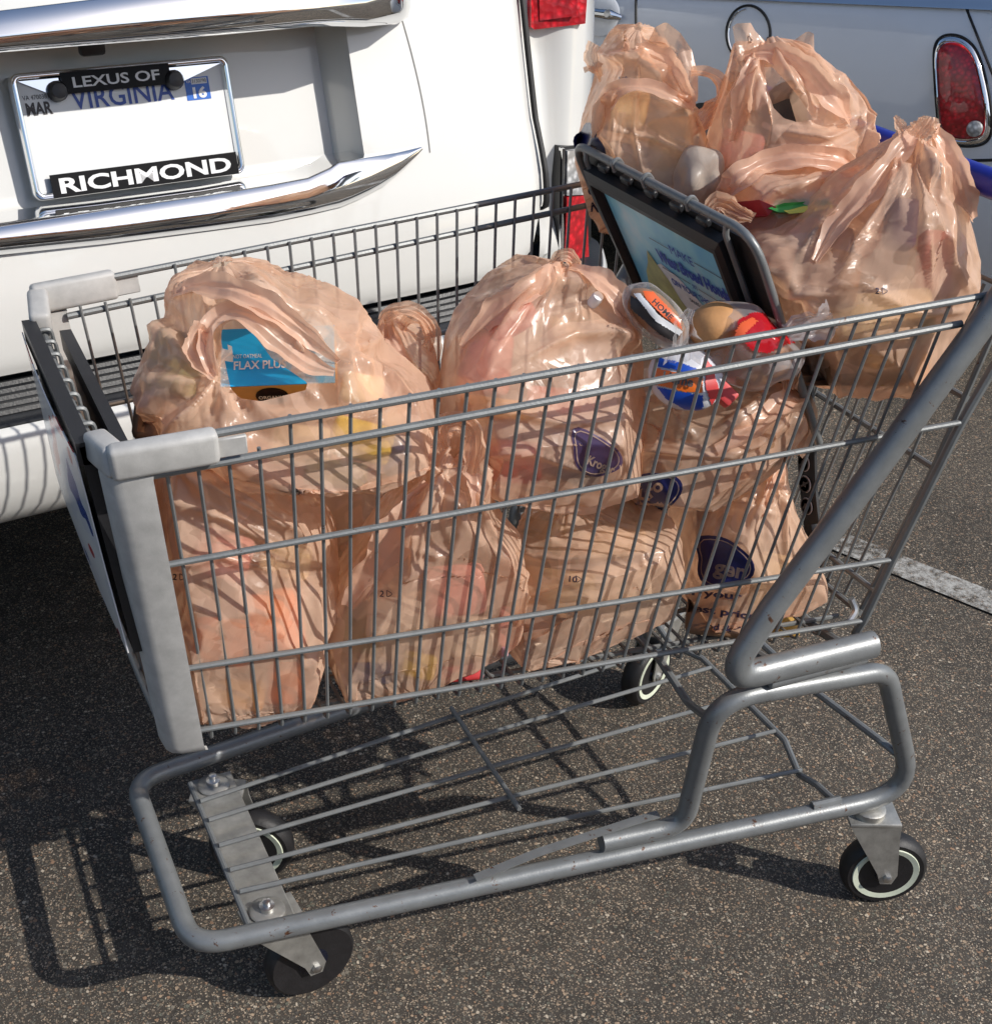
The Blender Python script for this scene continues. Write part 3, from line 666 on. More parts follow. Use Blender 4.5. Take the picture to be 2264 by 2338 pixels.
for sg in (-1, 1):
    g = add('corner_guard', guard(sg), M_guard, cart, sharp=42)
    a = np.array([-.030, sg*.2015, .832]); b_ = np.array([.062, sg*.2085, .8365]); d = b_-a; d /= np.linalg.norm(d); upv = np.array([0, sg*.12, 1.])
    M = frame_M((a+b_)/2, d, upv)
    add('guard_arm', box((0, 0, 0), (np.linalg.norm(b_-a), .032, .018), .0055, 3, M), M_guard, g)
    M2 = frame_M(b_+d*.012+np.array([0, -sg*.001, -.004]), d, upv); add('guard_clip', box((0, 0, 0), (.026, .019, .005), .001, 1, M2), M_guard, g)
    c1 = np.array([-.024, sg*.196, .831]); c2 = np.array([-.030, sg*.150, .824]); dd = c2-c1; M3 = frame_M((c1+c2)/2, dd, (0, 0, 1)); add('guard_arm', box((0, 0, 0), (.060, .028, .022), .0055, 3, M3), M_guard, g)
# advertising boards clipped to the front, inside and outside
def board(name, x0, x1, ztop, zbot, y0, y1, mat, par=cart):
    lean = .105
    P = [(x0, y0, ztop), (x0, y1, ztop), (x0+lean*(ztop-zbot), y1, zbot), (x0+lean*(ztop-zbot), y0, zbot)]
    return add(name, join(prism(P, (0, 0, 0), (x1-x0, 0, 0)), prism([(x-.003, y*1.0, z) for x, y, z in [(x0, y0, ztop+.004), (x0, y1, ztop+.004), (x0+.001, y1, ztop-.018), (x0+.001, y0, ztop-.018)]], (0, 0, 0), (x1-x0+.004, 0, 0))), mat, par, smooth=False)
ob = board('outer_ad_board', -.046, -.036, .826, .600, -.152, .150, M_black)
ib = board('inner_ad_board', -.010, -.002, .812, .640, -.135, .145, M_black)
m, t, b = nmat('ad_print'); P = geo(t); n = noise(t, 9, 2, .5, P); r = ramp(t, [(.35, (.55, .04, .05)), (.45, (.75, .74, .72)), (.56, (.70, .70, .72)), (.62, (.05, .09, .30))], 'CONSTANT'); t.links.new(n.outputs[0], r.inputs[0]); t.links.new(r.outputs[0], b.inputs['Base Color']); b.inputs['Roughness'].default_value = .15; M_ad = m
ys = np.linspace(-.15, .148, 10)
add('ad_sheet', thick(grid([[(-.050-.012*math.cos((y)/.15*1.5)*(1-abs(k-2)/3)+.105*(.815-z), y, z) for y in ys] for k, z in enumerate([.818, .76, .70, .65, .60])]), (.0012, 0, 0)), M_ad, ob)

# lower rack
add('front_plate', box((.101, .0, .160), (.054, .284, .0045), .001, 1), M_galv, cart)
add('plate_lip', tube([(.070, -.148, ZT-.004), (.069, .125, ZT-.004)], .0038, 8), M_wire, cart)
for y in (-.1205, .1205):
    bo = add('stem_bolt', lathe([(.014, .0), (.013, .003), (.0095, .0035), (.0095, .011), (.005, .012), (.005, .019), (.002, .020)], (.099, y, .1622), (0, 0, 1), 12), M_zinc, cart)
ends = [(.071, .079), (.072, .041), (.072, -.008), (.073, -.054), (.074, -.093)]
rear_y = [.150, .078, -.003, -.085, -.165]
for (x0, y0), y1 in zip(ends, rear_y):
    add('rack_wire', tube([(x0, y0, .1795), (.45, y0+(y1-y0)*.49, .182), (.848 if y1 < -.16 else .861, y1, .174 if y1 < -.16 else .178)], .0032, 8), M_wire, cart)
add('rack_rod', tube([(.449, .125, .1875), (.446, -.1, .1875)], .0034, 8), M_wire, cart)
for P in ([(.835, -.247, .192), (.842, -.206, .182), (.846, -.165, .166), (.864, -.105, .175), (.864, .105, .175), (.846, .165, .166), (.842, .206, .182), (.835, .247, .192)],):
    add('rack_end_rod', tube(fillet(P, .02, 4), .0048, 9), M_wire, cart)
both('rod_collar', tube([(.800, -.246, .193), (.842, -.250, .193)], .0062, 8), M_cart)
add('hoop_rod', tube(fillet([(.922, -.266, .248), (.905, -.238, .262), (.885, -.10, .265), (.885, .10, .265), (.905, .238, .262), (.922, .266, .248)], .03, 4), .0052, 9), M_cart, cart)
add('hoop_rod', tube(fillet([(.602, -.256, .405), (.622, -.185, .372), (.618, -.12, .395), (.618, .12, .395), (.622, .185, .372), (.602, .256, .405)], .03, 4), .0052, 9), M_cart, cart)
add('basket_bar', tube(fillet([(.700, -.255, .446), (.70, -.18, .432), (.70, .18, .432), (.70, .255, .446)], .03, 4), .0062, 9), M_cart, cart)
add('basket_bar', tube(fillet([(.80, -.255, .448), (.805, -.18, .432), (.805, .18, .432), (.80, .255, .448)], .03, 4), .0062, 9), M_cart, cart)

# castors
def caster(kx, ky, ax, ay, wheelmat, dark, trail_dir=None, fixed_top=ZT-.012):
    """kingpin above (kx, ky), axle at (ax, ay); the wheel's plane holds both"""
    r = .0590; d = np.array([ax-kx, ay-ky, 0.]); d /= np.linalg.norm(d); s = np.array([-d[1], d[0], 0]); c = np.array([ax, ay, r])
    cs = thing_part('caster')
    if dark:
        tyre = add('tyre', lathe([(.046, -.0125), (.054, -.0130), (.0578, -.009), (.0590, 0), (.0578, .009), (.054, .0130), (.046, .0125)], c, s, 40), M_rubber, cs)
        add('wheel_disc', lathe([(.012, -.014), (.020, -.013), (.022, -.006), (.047, -.006), (.051, -.012), (.054, -.0125), (.054, .0125), (.051, .012), (.047, .006), (.022, .006), (.020, .013), (.012, .014)], c, s, 40), M_navy, cs)
        for k in range(7):
            a = 2*math.pi*k/7+.2; u = d*math.cos(a)+np.array([0, 0, 1])*math.sin(a)
            add('spoke', box((0, 0, 0), (.026, .0025, .018), 0, 1, frame_M(c+u*.035, u, s)), M_navy, cs, smooth=False)
        add('hub_cap', lathe([(.004, -.017), (.010, -.0155), (.012, -.012), (.012, .012), (.010, .0155), (.004, .017)], c, s, 20), M_zinc, cs)
    else:
        tyre = add('tyre', lathe([(.046, -.0150), (.052, -.0155), (.0568, -.011), (.0590, -.004), (.0590, .004), (.0568, .011), (.052, .0155), (.046, .0150)], c, s, 40), M_rubber, cs)
        add('rim', lathe([(.018, -.006), (.034, -.006), (.0375, -.015), (.0450, -.0165), (.0465, -.014), (.0465, .014), (.0450, .0165), (.0375, .015), (.034, .006), (.018, .006)], c, s, 40), wheelmat, cs)
        add('hub', lathe([(.004, -.018), (.014, -.017), (.020, -.006), (.020, .006), (.014, .017), (.004, .018)], c, s, 24), M_navy, cs)
    # fork: top plate and two tapered cheeks
    zt = fixed_top-.012; ktop = np.array([kx, ky, zt])
    add('fork_top', box((0, 0, 0), (.070, .048, .006), .002, 2, frame_M(ktop+d*.005, d, s)), M_galv, cs)
    for k in (-1, 1):
        o = s*k*.0215
        P = [ktop-d*.030+o, ktop+d*.040+o, ktop+d*.042+o*1.0-np.array([0, 0, .022]), c+d*.013+o+np.array([0, 0, .004]), c+d*.008+o-np.array([0, 0, .012]), c-d*.008+o-np.array([0, 0, .012]), c-d*.015+o+np.array([0, 0, .006])]
        add('fork_cheek', prism(P, -s*.0013, s*.0013), M_galv, cs, smooth=False)
    add('axle_bolt', lathe([(.003, -.029), (.0065, -.027), (.0065, -.023), (.0065, .023), (.0065, .027), (.003, .029)], c, s, 6), M_zinc, cs)
    add('swivel_ring', lathe([(.019, -.008), (.022, -.006), (.022, .004), (.019, .006)], ktop+np.array([0, 0, .008]), (0, 0, 1), 20), M_galv, cs)
def thing_part(name):
    o = bpy.data.objects.new(name, None); o.empty_display_size = .03; COL.objects.link(o); o.parent = cart; o.matrix_parent_inverse = parent_world(cart).inverted(); return o
caster(.099, -.1205, .150, -.116, M_rim, True)
caster(.099, .1205, .140, .100, M_rim, False)
caster(.893, -.2560, .930, -.272, M_rim, False, fixed_top=ZT-.010)
caster(.893, .2560, .860, .240, M_rim, False, fixed_top=ZT-.010)

# child seat: wire loop, black plastic back and the printed advertisement
sn = np.array([-.868, 0, -.497]); sn /= np.linalg.norm(sn); sd = np.array([.497, 0, -.868]); sd /= np.linalg.norm(sd); sy = np.array([0, 1., 0]); S0 = np.array([.6130, 0, .9520])
def sp(y, q, o=0): return S0+sy*y+sd*q+sn*o          # q down the slope, o out of the face towards the front
seat = thing_part('child_seat')
lp_ = fillet([sp(-.165, .30, 0), sp(-.176, .10, 0), sp(-.180, .0, 0), sp(.190, .0, 0), sp(.190, .10, 0), sp(.178, .30, 0)], [.2, .035, .035, .035, .2], 6)
add('seat_loop', tube(lp_, .0048, 10), M_wire, seat)
for y in (-.135, .155): add('seat_wire', tube(fillet([sp(y, .0, .0), sp(y, .012, .006), sp(y*.93, .26, .004)], .01, 3), .0034, 8), M_wire, seat)
Q = [sp(-.165, .016, -.002), sp(.175, .010, -.002), sp(.165, .28, -.002), sp(-.155, .28, -.002)]
add('seat_back', prism(Q, (0, 0, 0), -sn*.005), M_black, seat, smooth=False)
fr = sp(0, 0, 0)
def sring(outs): # outlines in (y, q, o)
    V = []; F = []; n = 4
    for o_ in outs:
        for y, q, o in o_: V.append(sp(y, q, o))
    for i in range(len(outs)-1):
        for k in range(n): l = (k+1) % n; F.append((i*n+k, i*n+l, (i+1)*n+l, (i+1)*n+k))
    return np.array(V), [f[::-1] for f in F]
def rct(y0, y1, q0, q1, o): return [(y0, q0, o), (y1, q0, o), (y1, q1, o), (y0, q1, o)]
add('ad_frame', sring([rct(-.125, .160, .022, .255, .0), rct(-.125, .160, .022, .255, .012), rct(-.118, .153, .032, .248, .016), rct(-.112, .149, .038, .244, .016), rct(-.108, .146, .044, .240, .008), rct(-.102, .140, .052, .232, .0075)]), M_black, seat, smooth=False)
for k in range(5): y = -.09+.052*k; add('frame_clip', box((0, 0, 0), (.020, .010, .008), .002, 1, frame_M(sp(y, .013, .003), sy, sd)), M_black, seat)
for y in (-.068, .02, .085): add('wire_hook', tube(fillet([sp(y, .006, .005), sp(y, -.006, .004), sp(y, -.006, -.005), sp(y, .004, -.007)], .005, 3), .0024, 7), M_wire, seat)
# the advertisement
y0, y1, q0, q1 = -.103, .141, .051, .233
m, t, b = nmat('ad_sky_print'); P = geo(t); n = noise(t, 11, 3, .5, P); r = ramp(t, [(.32, (.14, .52, .86)), (.5, (.32, .74, .90)), (.66, (.70, .86, .92))]); t.links.new(n.outputs[0], r.inputs[0]); t.links.new(r.outputs[0], b.inputs['Base Color']); b.inputs['Roughness'].default_value = .3
adb = add('ad_sheet', prism([sp(y, q, .006) for y, q in ((y0, q0), (y1, q0), (y1, q1), (y0, q1))], (0, 0, 0), sn*.0006), m, seat, smooth=False)
AW = y1-y0; AH = q1-q0
# in the sheet's own coordinates: x runs from the far edge (left in the picture) to the near edge, y up
AM = frame_M(sp(y1, q1, .0070), -sy, -sd)
def am(x, y, z=0): M = AM.copy(); M[:3, 3] = AM[:3, 3]+AM[:3, 0]*x+AM[:3, 1]*y+AM[:3, 2]*z; return M
sgn = 1 if AM[:3, 2] @ sn > 0 else -1
def adpoly(name, pts, mat, z): return add(name, xf((np.array([(x, y, z*sgn) for x, y in pts]), [tuple(range(len(pts)))]), AM), mat, adb, smooth=False)
M_adgreen = simple('ad_pear_green', (.50, .50, .20), .4, var=.25, vscale=60); M_adwhite = simple('ad_cloud_print', (.86, .88, .90), .4, var=.05, vscale=30); M_adblue = simple('ad_blue_print', (.01, .07, .48), .4); M_addk = simple('ad_dark_print', (.03, .05, .10), .4)
adpoly('cloud_print', [(.060, .0), (.200, .0), (.175, .03), (.165, .07), (.12, .10), (.085, .108), (.062, .095), (.05, .07)], M_adwhite, .0003)
adpoly('paper_print', [(.008, .0), (.155, .0), (.125, .030), (.100, .060), (.088, .085), (.070, .105), (.060, .118), (.048, .095), (.032, .075), (.022, .05)], M_adgreen, .0006)
def adtext(s, x, y, w, h, mat, bold=0, z=.0009):
    T = text(s, w, h, 0, bold); V, F = T; V = V.copy(); V[:, 2] = z*sgn; add('lettering', xf((V, F), am(x, y)), mat, adb, smooth=False)
adtext('MAKE', .128, .140, .048, .013, M_adblue)
adtext('West Broad Honda', .087, .113, .150, .019, M_adblue, .05)
adtext('#1', .150, .098, .010, .009, M_adblue)
adtext('ON YOUR SHOPPING LIST', .098, .083, .142, .010, M_adblue, .02)
adtext('SALES | SERVICE | PARTS', .128, .068, .085, .007, M_addk, .02)
adtext('WEST BROAD', .150, .056, .052, .007, M_addk, .03)
adtext('9201 West Broad Street Richmond', .130, .047, .080, .004, M_addk)
for (x, y, w_) in ((.083, .145, .042), (.179, .147, .064), (.087, .103, .060), (.163, .102, .080)): adpoly('rule_print', [(x, y), (x+w_, y), (x+w_, y+.0011), (x, y+.0011)], M_addk, .0008)
# dangling black seat strap with three warning discs, inside the gate
sq = [np.array(p) for p in [(.868, .022, .74), (.868, .006, .69), (.868, -.018, .625), (.868, -.040, .56), (.868, -.058, .520), (.866, -.085, .47)]]
st = add('warning_flap', thick(grid([[p+np.array([0, .020, .006]), p+np.array([0, -.020, -.006])] for p in fillet(sq, .05, 4)]), (.004, 0, 0)), M_black, seat, smooth=False)
M_disc = simple('warning_disc_print', (.62, .60, .60), .4, var=.05)
for yv, zv_ in ((-.030, .580), (-.040, .554), (-.051, .527)):
    c = np.array([.867, yv, zv_]); dsc = add('warning_disc', lathe([(.0115, 0), (.011, .0012), (.0, .0013)], c, (-1, 0, 0), 22), M_disc, st)
    add('disc_ring', lathe([(.0108, .0014), (.0108, .0018), (.0094, .0018), (.0094, .0014)], c, (-1, 0, 0), 22), M_platedark, st)
    add('disc_mark', join(box((0, 0, 0), (.017, .0022, .0004), 0, 1, frame_M(c+np.array([-.0018, 0, 0]), (0, .7, -.7), (0, .7, .7))), box((0, 0, 0), (.007, .006, .0004), 0, 1, frame_M(c+np.array([-.0016, 0, 0]), (0, 1, 0), (0, 0, 1)))), M_platedark, st, smooth=False)
add('strap', tube(fillet([(.862, -.085, .52), (.858, -.108, .49), (.852, -.10, .462), (.845, -.07, .452), (.850, -.13, .455)], .02, 4), .007, 8, flat=(.3, 1.6)), M_black, seat)

# ------------------------------------------------------------------ plastic grocery bags
def film(name, dif, trn, tcol, see=.22, rough=.24, bs=1.0, mixt=.42):
    m = bpy.data.materials.new(name); m.use_nodes = True; t = m.node_tree; b = t.nodes['Principled BSDF']; out = t.nodes['Material Output']; P = geo(t); L = t.links
    n = noise(t, 14, 4, .6, P, .4); r = ramp(t, [(.3, tuple(c*.93 for c in dif)), (.7, dif)]); L.new(n.outputs[0], r.inputs[0]); L.new(r.outputs[0], b.inputs['Base Color'])
    b.inputs['Roughness'].default_value = rough; b.inputs['IOR'].default_value = 1.5; b.inputs['Specular IOR Level'].default_value = .7
    mp = t.nodes.new('ShaderNodeMapping'); mp.inputs['Scale'].default_value = (1, 1, .52); mp.inputs['Rotation'].default_value = (.35, .3, .2); L.new(P, mp.inputs[0])
    nw = noise(t, 16, 2, .5, P); mv = t.nodes.new('ShaderNodeVectorMath'); mv.operation = 'MULTIPLY_ADD'; L.new(nw.outputs['Color'], mv.inputs[0]); mv.inputs[1].default_value = (.06, .06, .06); L.new(mp.outputs[0], mv.inputs[2])
    nrm = t.nodes.new('ShaderNodeNewGeometry').outputs['Normal']; cur = nrm
    for sc, k in ((70, .26*bs), (150, .12*bs)):      # flat little facets between creases: each cell of the film leans its own way
        v = t.nodes.new('ShaderNodeTexVoronoi'); v.feature = 'F1'; v.inputs['Scale'].default_value = sc; L.new(mv.outputs[0], v.inputs['Vector'])
        sb_ = t.nodes.new('ShaderNodeVectorMath'); sb_.operation = 'SUBTRACT'; L.new(v.outputs['Color'], sb_.inputs[0]); sb_.inputs[1].default_value = (.5, .5, .5)
        ma = t.nodes.new('ShaderNodeVectorMath'); ma.operation = 'MULTIPLY_ADD'; L.new(sb_.outputs[0], ma.inputs[0]); ma.inputs[1].default_value = (k, k, k); L.new(cur, ma.inputs[2]); cur = ma.outputs[0]
    no = t.nodes.new('ShaderNodeVectorMath'); no.operation = 'NORMALIZE'; L.new(cur, no.inputs[0]); b3 = no.outputs[0]
    L.new(b3, b.inputs['Normal'])
    tr = t.nodes.new('ShaderNodeBsdfTranslucent'); tr.inputs[0].default_value = (*trn, 1); L.new(b3, tr.inputs['Normal'])
    tp = t.nodes.new('ShaderNodeBsdfTransparent'); tp.inputs[0].default_value = (*tcol, 1)
    m1 = t.nodes.new('ShaderNodeMixShader'); m1.inputs[0].default_value = mixt; L.new(b.outputs[0], m1.inputs[1]); L.new(tr.outputs[0], m1.inputs[2])
    m2 = t.nodes.new('ShaderNodeMixShader'); L.new(m1.outputs[0], m2.inputs[1]); L.new(tp.outputs[0], m2.inputs[2])
    lw = t.nodes.new('ShaderNodeLayerWeight'); lw.inputs[0].default_value = .3
    mr = t.nodes.new('ShaderNodeMapRange'); mr.inputs[3].default_value = see; mr.inputs[4].default_value = see*.15; L.new(lw.outputs['Facing'], mr.inputs[0])
    # places where the film lies doubled
    nd = noise(t, 11, 2, .5, P, 1.0); rd = ramp(t, [(.40, (1.25, 1.25, 1.25)), (.43, (.8, .8, .8)), (.56, (.8, .8, .8)), (.585, (.42, .42, .42))]); L.new(nd.outputs[0], rd.inputs[0])
    mm_ = t.nodes.new('ShaderNodeMath'); mm_.operation = 'MULTIPLY'; L.new(mr.outputs[0], mm_.inputs[0]); L.new(rd.outputs[0], mm_.inputs[1]); L.new(mm_.outputs[0], m2.inputs[0])
    L.new(m2.outputs[0], out.inputs[0]); return m
M_bag = film('tan_bag_film', (.92, .645, .475), (1.0, .70, .49), (.985, .855, .735), .55, .27, .95, .40)
M_bagthick = film('tan_bag_film_doubled', (.90, .62, .465), (.98, .66, .46), (.97, .82, .70), .24, .28, .6)
M_clearfilm = film('clear_bread_film', (.62, .62, .64), (.8, .8, .8), (.98, .98, .98), .86, .08)

def sstep(x): x = np.clip(x, 0, 1); return x*x*(3-2*x)
def vnoise(P, scale, seed):     # smooth value noise for arrays of points
    Q = np.asarray(P)*scale+seed*17.13; i = np.floor(Q).astype(np.int64); f = Q-i; f = f*f*(3-2*f); o = 0
    for dx in (0, 1):
        for dy in (0, 1):
            for dz in (0, 1):
                h = ((i[..., 0]+dx)*73856093) ^ ((i[..., 1]+dy)*19349663) ^ ((i[..., 2]+dz)*83492791) ^ (seed*2654435761 & 0xffffffff)
                h = (h*1103515245+12345) & 0x7fffffff; h = (h ^ (h >> 13))*1274126177 & 0x7fffffff
                wgt = (f[..., 0] if dx else 1-f[..., 0])*(f[..., 1] if dy else 1-f[..., 1])*(f[..., 2] if dz else 1-f[..., 2]); o = o+wgt*(h/0x7fffffff)
    return o
def crumple(P, seed, lam=.09):
    """creased film: crisp ridges with hollows between, from cells that each have a tilt of their own"""
    sh = P.shape[:-1]; Q = P.reshape(-1, 3)*[1, 1, .55]; lo, hi = Q.min(0), Q.max(0); rs = np.random.RandomState(seed); out = np.zeros(len(Q))
    for lm, am in ((lam*1.15, .0100), (lam*.55, .0052), (lam*.28, .0019)):
        lm_ = max(lm, float((hi-lo).max())/13); dims = np.maximum(1, np.ceil((hi-lo)/lm_)).astype(int)+2
        g = np.stack(np.meshgrid(*[np.arange(d) for d in dims], indexing='ij'), -1).astype(float); st = g+rs.rand(*g.shape)*1.0; gr = rs.normal(size=g.shape)*.55; bb = rs.rand(*g.shape[:3])*.8
        U = (Q-lo)/lm_+.5; I = np.floor(U).astype(int); best = np.full(len(Q), -1e9)
        for dx in (-1, 0, 1):
            for dy in (-1, 0, 1):
                for dz in (-1, 0, 1):
                    J = I+[dx, dy, dz]; J = np.clip(J, 0, dims-1); s_ = st[J[:, 0], J[:, 1], J[:, 2]]; d = U-s_; f = bb[J[:, 0], J[:, 1], J[:, 2]]+(gr[J[:, 0], J[:, 1], J[:, 2]]*d).sum(1)-1.15*(d*d).sum(1); best = np.maximum(best, f)
        out += -(best-best.mean())*am
    return out.reshape(sh)
def plnoise(x, n, rs, period=None):
    """piecewise linear noise: creases at the knots"""
    k = rs.uniform(-1, 1, n+1); k[-1] = k[0]; k[1::2] = np.abs(k[1::2])*.7+.3; k[0::2] = -np.abs(k[0::2]); k[-1] = k[0]; xk = np.sort(np.concatenate([[0, 1], (np.arange(1, n)+rs.uniform(-.32, .32, n-1))/n])); return np.interp(x % 1, xk, k)
# inside of the basket
_A = np.array([.0033, -.1957, .8109]); _B = np.array([.8297, -.2619, .8622]); _C = np.array([.0353, -.1369, .4746])
_n = np.cross(_B-_A, _C-_A); _n /= np.linalg.norm(_n)
if _n[1] < 0: _n = -_n
def into_basket(X, floor=True, gap=.0015):
    inside = X[..., 2] < .885+.0*X[..., 0]
    top = .846+.052*X[..., 0]
    for sg in (1, -1):
        nn = _n*[1, sg, 1]; a = _A*[1, sg, 1]; d = (X-a)@nn
        push = np.where((d < gap) & (X[..., 2] < top+.01), gap-d, 0); X = X+push[..., None]*nn
    fx = .0353+(.4746-X[..., 2])*.0951+.006; p2 = np.where((X[..., 0] < fx) & (X[..., 2] < .84), fx-X[..., 0], 0); X[..., 0] += p2
    if floor: X[..., 2] = np.maximum(X[..., 2], .4560-.014*X[..., 0]+.0006*np.sin(X[..., 0]*400))
    return X
BAGS = {}
def proj_px(X):
    d = X-CAM; z = d@FWD; return (PX+FPX*(d@RIGHT)/z)/KD, (PY-FPX*(d@UPV)/z)/KD
def inpoly(u, v, poly):
    ins = np.zeros(u.shape, bool); n = len(poly)
    for i in range(n):
        x0, y0 = poly[i]; x1, y1 = poly[(i+1) % n]; c = ((y0 > v) != (y1 > v)) & (u < (x1-x0)*(v-y0)/(y1-y0+1e-12)+x0); ins ^= c
    return ins
def off_handle(X, th_n):       # pressed against the push handle, never through it
    lim = .878-.035*np.clip(-(th_n), 0, 1); q = (lim-CAM[0])/(X[..., 0]-CAM[0]); q = np.where(X[..., 0] > lim, q, 1.0); return CAM+(X-CAM)*q[..., None]
def seat_side(X, side, gap=.012):
    d = (X-S0)@sn*side; m = (np.abs(X[..., 1]-.0) < .215) & (X[..., 2] > .66) & (X[..., 2] < .975) & (d < gap); return X+(np.where(m, gap-d, 0)*side)[..., None]*sn
def bag(key, rings, seed, label, ex=.045, hole=None, side=0, planes=11, fat=1.03, folds=(), ties=(), amp=.009, power=2.5, pleat=.55, box_=True, nu=216, nv=150, crump=1.0, mat=None, neck=.5, extra=None, lam=.09, group='tan plastic grocery bags in the cart'):
    # centre lines and radii of the rings
    C_, A_, B_ = [], [], []
    for (u0, v0, u1, v1, D, dr) in rings:
        L_ = atD(u0, v0, D); R2 = atD(u1, v1, D); C_.append((L_+R2)/2); A_.append((R2-L_)/2); B_.append(HD*dr)
    C_, A_, B_ = map(np.array, (C_, A_, B_)); k = len(rings); A_ = A_*fat; B_ = B_*fat
    s = np.concatenate([[0], np.cumsum(np.linalg.norm(np.diff(C_, axis=0), axis=1)+1e-4)]); bot = max(np.linalg.norm(A_[0]), .02)*.85
    # closed bottom: shrinking rings
    tt = np.linspace(0, 1, nv); cap = .16
    def cub(Y, q):
        out = np.zeros((len(q), Y.shape[1]))
        m = np.gradient(Y, s, axis=0)
        idx = np.clip(np.searchsorted(s, q)-1, 0, k-2); h = s[idx+1]-s[idx]; x = (q-s[idx])/h
        h00 = 2*x**3-3*x**2+1; h10 = x**3-2*x**2+x; h01 = -2*x**3+3*x**2; h11 = x**3-x**2
        return h00[:, None]*Y[idx]+(h10*h)[:, None]*m[idx]*.8+h01[:, None]*Y[idx+1]+(h11*h)[:, None]*m[idx+1]*.8
    q = np.clip((tt-cap)/(1-cap), 0, 1)*s[-1]
    CC, AA, BB = cub(C_, q), cub(A_, q), cub(B_, q)
    shr = np.where(tt < cap, np.maximum(.03, tt/cap), 1.0); shr = 1-(1-shr)**2.2
    drop = np.where(tt < cap, (1-(tt/cap))**2.0, 0)*.022
    CC[:, 2] -= drop
    th = np.arange(nu)/nu*2*math.pi; ct = np.sign(np.cos(th))*np.abs(np.cos(th))**(2/power); st_ = np.sign(np.sin(th))*np.abs(np.sin(th))**(2/power)
    X = CC[:, None]+(AA*shr[:, None])[:, None]*ct[None, :, None]+(BB*shr[:, None])[:, None]*st_[None, :, None]
    def normals(X):
        du = np.roll(X, -1, 1)-np.roll(X, 1, 1); dv = np.gradient(X, axis=0); n = np.cross(du, dv); n /= np.linalg.norm(n, axis=2)[..., None]+1e-9; return n
    N = normals(X)
    if ((X-CC[:, None])*N).sum() < 0: N = -N
    X = X+N*(crumple(X, seed, lam)*crump*np.clip(np.linalg.norm(AA, axis=1)/.075, .25, 1)[:, None]+(vnoise(X, 7, seed+5)-.5)*.016*crump*np.minimum(1, np.linalg.norm(AA, axis=1)/.06)[:, None])[..., None]
    # the film lies taut over packed goods: flats with edges between them
    rs0 = np.random.RandomState(seed+77); cg = CC[int(nv*.42)]; 
    for kpl in range(planes):
        d = rs0.normal(size=3); d[2] *= .6; d /= np.linalg.norm(d)
        if kpl % 2 == 0 and d@HD > 0: d = -d
        pr_ = (X-cg)@d; lim = np.quantile(pr_, .985)*rs0.uniform(.78, .93); ovr = np.maximum(0, pr_-lim); X = X-(ovr*.93)[..., None]*d
    N = normals(X)
    if ((X-CC[:, None])*N).sum() < 0: N = -N
    # folds gathered along lines of pull (display pixel paths on the camera side)
    if len(folds):
        pu, pv = proj_px(X.reshape(-1, 3)); pu = pu.reshape(X.shape[:2]); pv = pv.reshape(X.shape[:2]); face = ((CAM-X)*N).sum(2)/np.linalg.norm(CAM-X, axis=2); fw = np.clip(face*4, 0, 1)
        rsf = np.random.RandomState(seed+9)
        for (tx, ty, nf, ah, rm) in ties:
            dx = pu-tx; dy = pv-ty; r_ = np.hypot(dx, dy)+1e-6; th_ = (np.arctan2(dy, dx)/(2*math.pi)+.5+.035*np.sin(r_/55+tx))
            A1 = plnoise(th_, max(7, int(nf*.62)), rsf); A2 = plnoise(th_+.13, int(nf*1.3), rsf); far = np.clip((r_-60)/80, 0, 1)
            X = X+N*((A1+A2*.25*far)*ah*1.05*np.clip(r_/38, 0, 1)*np.exp(-(r_/rm)**1.6)*fw)[..., None]
        for (pts, wd, hh, npl) in folds:
            best = np.full(X.shape[:2], 1e9); sg_ = np.zeros(X.shape[:2]); tl_ = np.zeros(X.shape[:2]); tot = len(pts)-1
            for i_ in range(tot):
                a = np.array(pts[i_], float); b_ = np.array(pts[i_+1], float); ab = b_-a; l2 = ab@ab; tpar = np.clip(((pu-a[0])*ab[0]+(pv-a[1])*ab[1])/l2, 0, 1)
                dx = pu-a[0]-tpar*ab[0]; dy = pv-a[1]-tpar*ab[1]; d_ = np.hypot(dx, dy); m_ = d_ < best; best = np.where(m_, d_, best); sg_ = np.where(m_, (dx*ab[1]-dy*ab[0])/math.sqrt(l2), sg_); tl_ = np.where(m_, (i_+tpar)/tot, tl_)
            taper = np.sin(np.clip(tl_, 0, 1)*math.pi)**.6*.85+.15
            prof_ = np.exp(-(best/wd)**4); pl_ = .5+.5*np.cos(sg_/wd*min(npl, 2)*2.2+tl_*1.5)
            X = X+N*(1.0*hh*taper*prof_*(.35+.65*pl_)*fw)[..., None]
    if key == 'B': X = off_handle(X, np.broadcast_to(np.sin(th)[None], X.shape[:2]))
    if key in 'FIJLP':       # settle on the basket floor
        X[..., 2] -= (X[..., 2].min()-.452)*np.clip(1-tt/.5, 0, 1)[:, None]**.8
    if side: X = seat_side(X, side)
    if box_: X = into_basket(X)
    B0 = X.copy(); N = normals(B0)
    Lu = np.linalg.norm(np.roll(B0, -1, 1)-B0, axis=2); circ = Lu.sum(1); cm = np.maximum.accumulate(circ[::-1])[::-1]*0+circ.max()
    tt_ = tt; exu = np.clip((cm/circ-1)*pleat*.6, ex, .32); exu = np.where(tt_ < cap, np.clip(exu, ex, .25), exu)
    Lv = np.linalg.norm(np.diff(B0, axis=0), axis=2)
    Ld = np.linalg.norm(np.roll(B0, -1, 1)[1:]-B0[:-1], axis=2); Le = np.linalg.norm(B0[1:]-np.roll(B0, -1, 1)[:-1], axis=2)
    fu = 1+exu; fv = 1+ex*.8
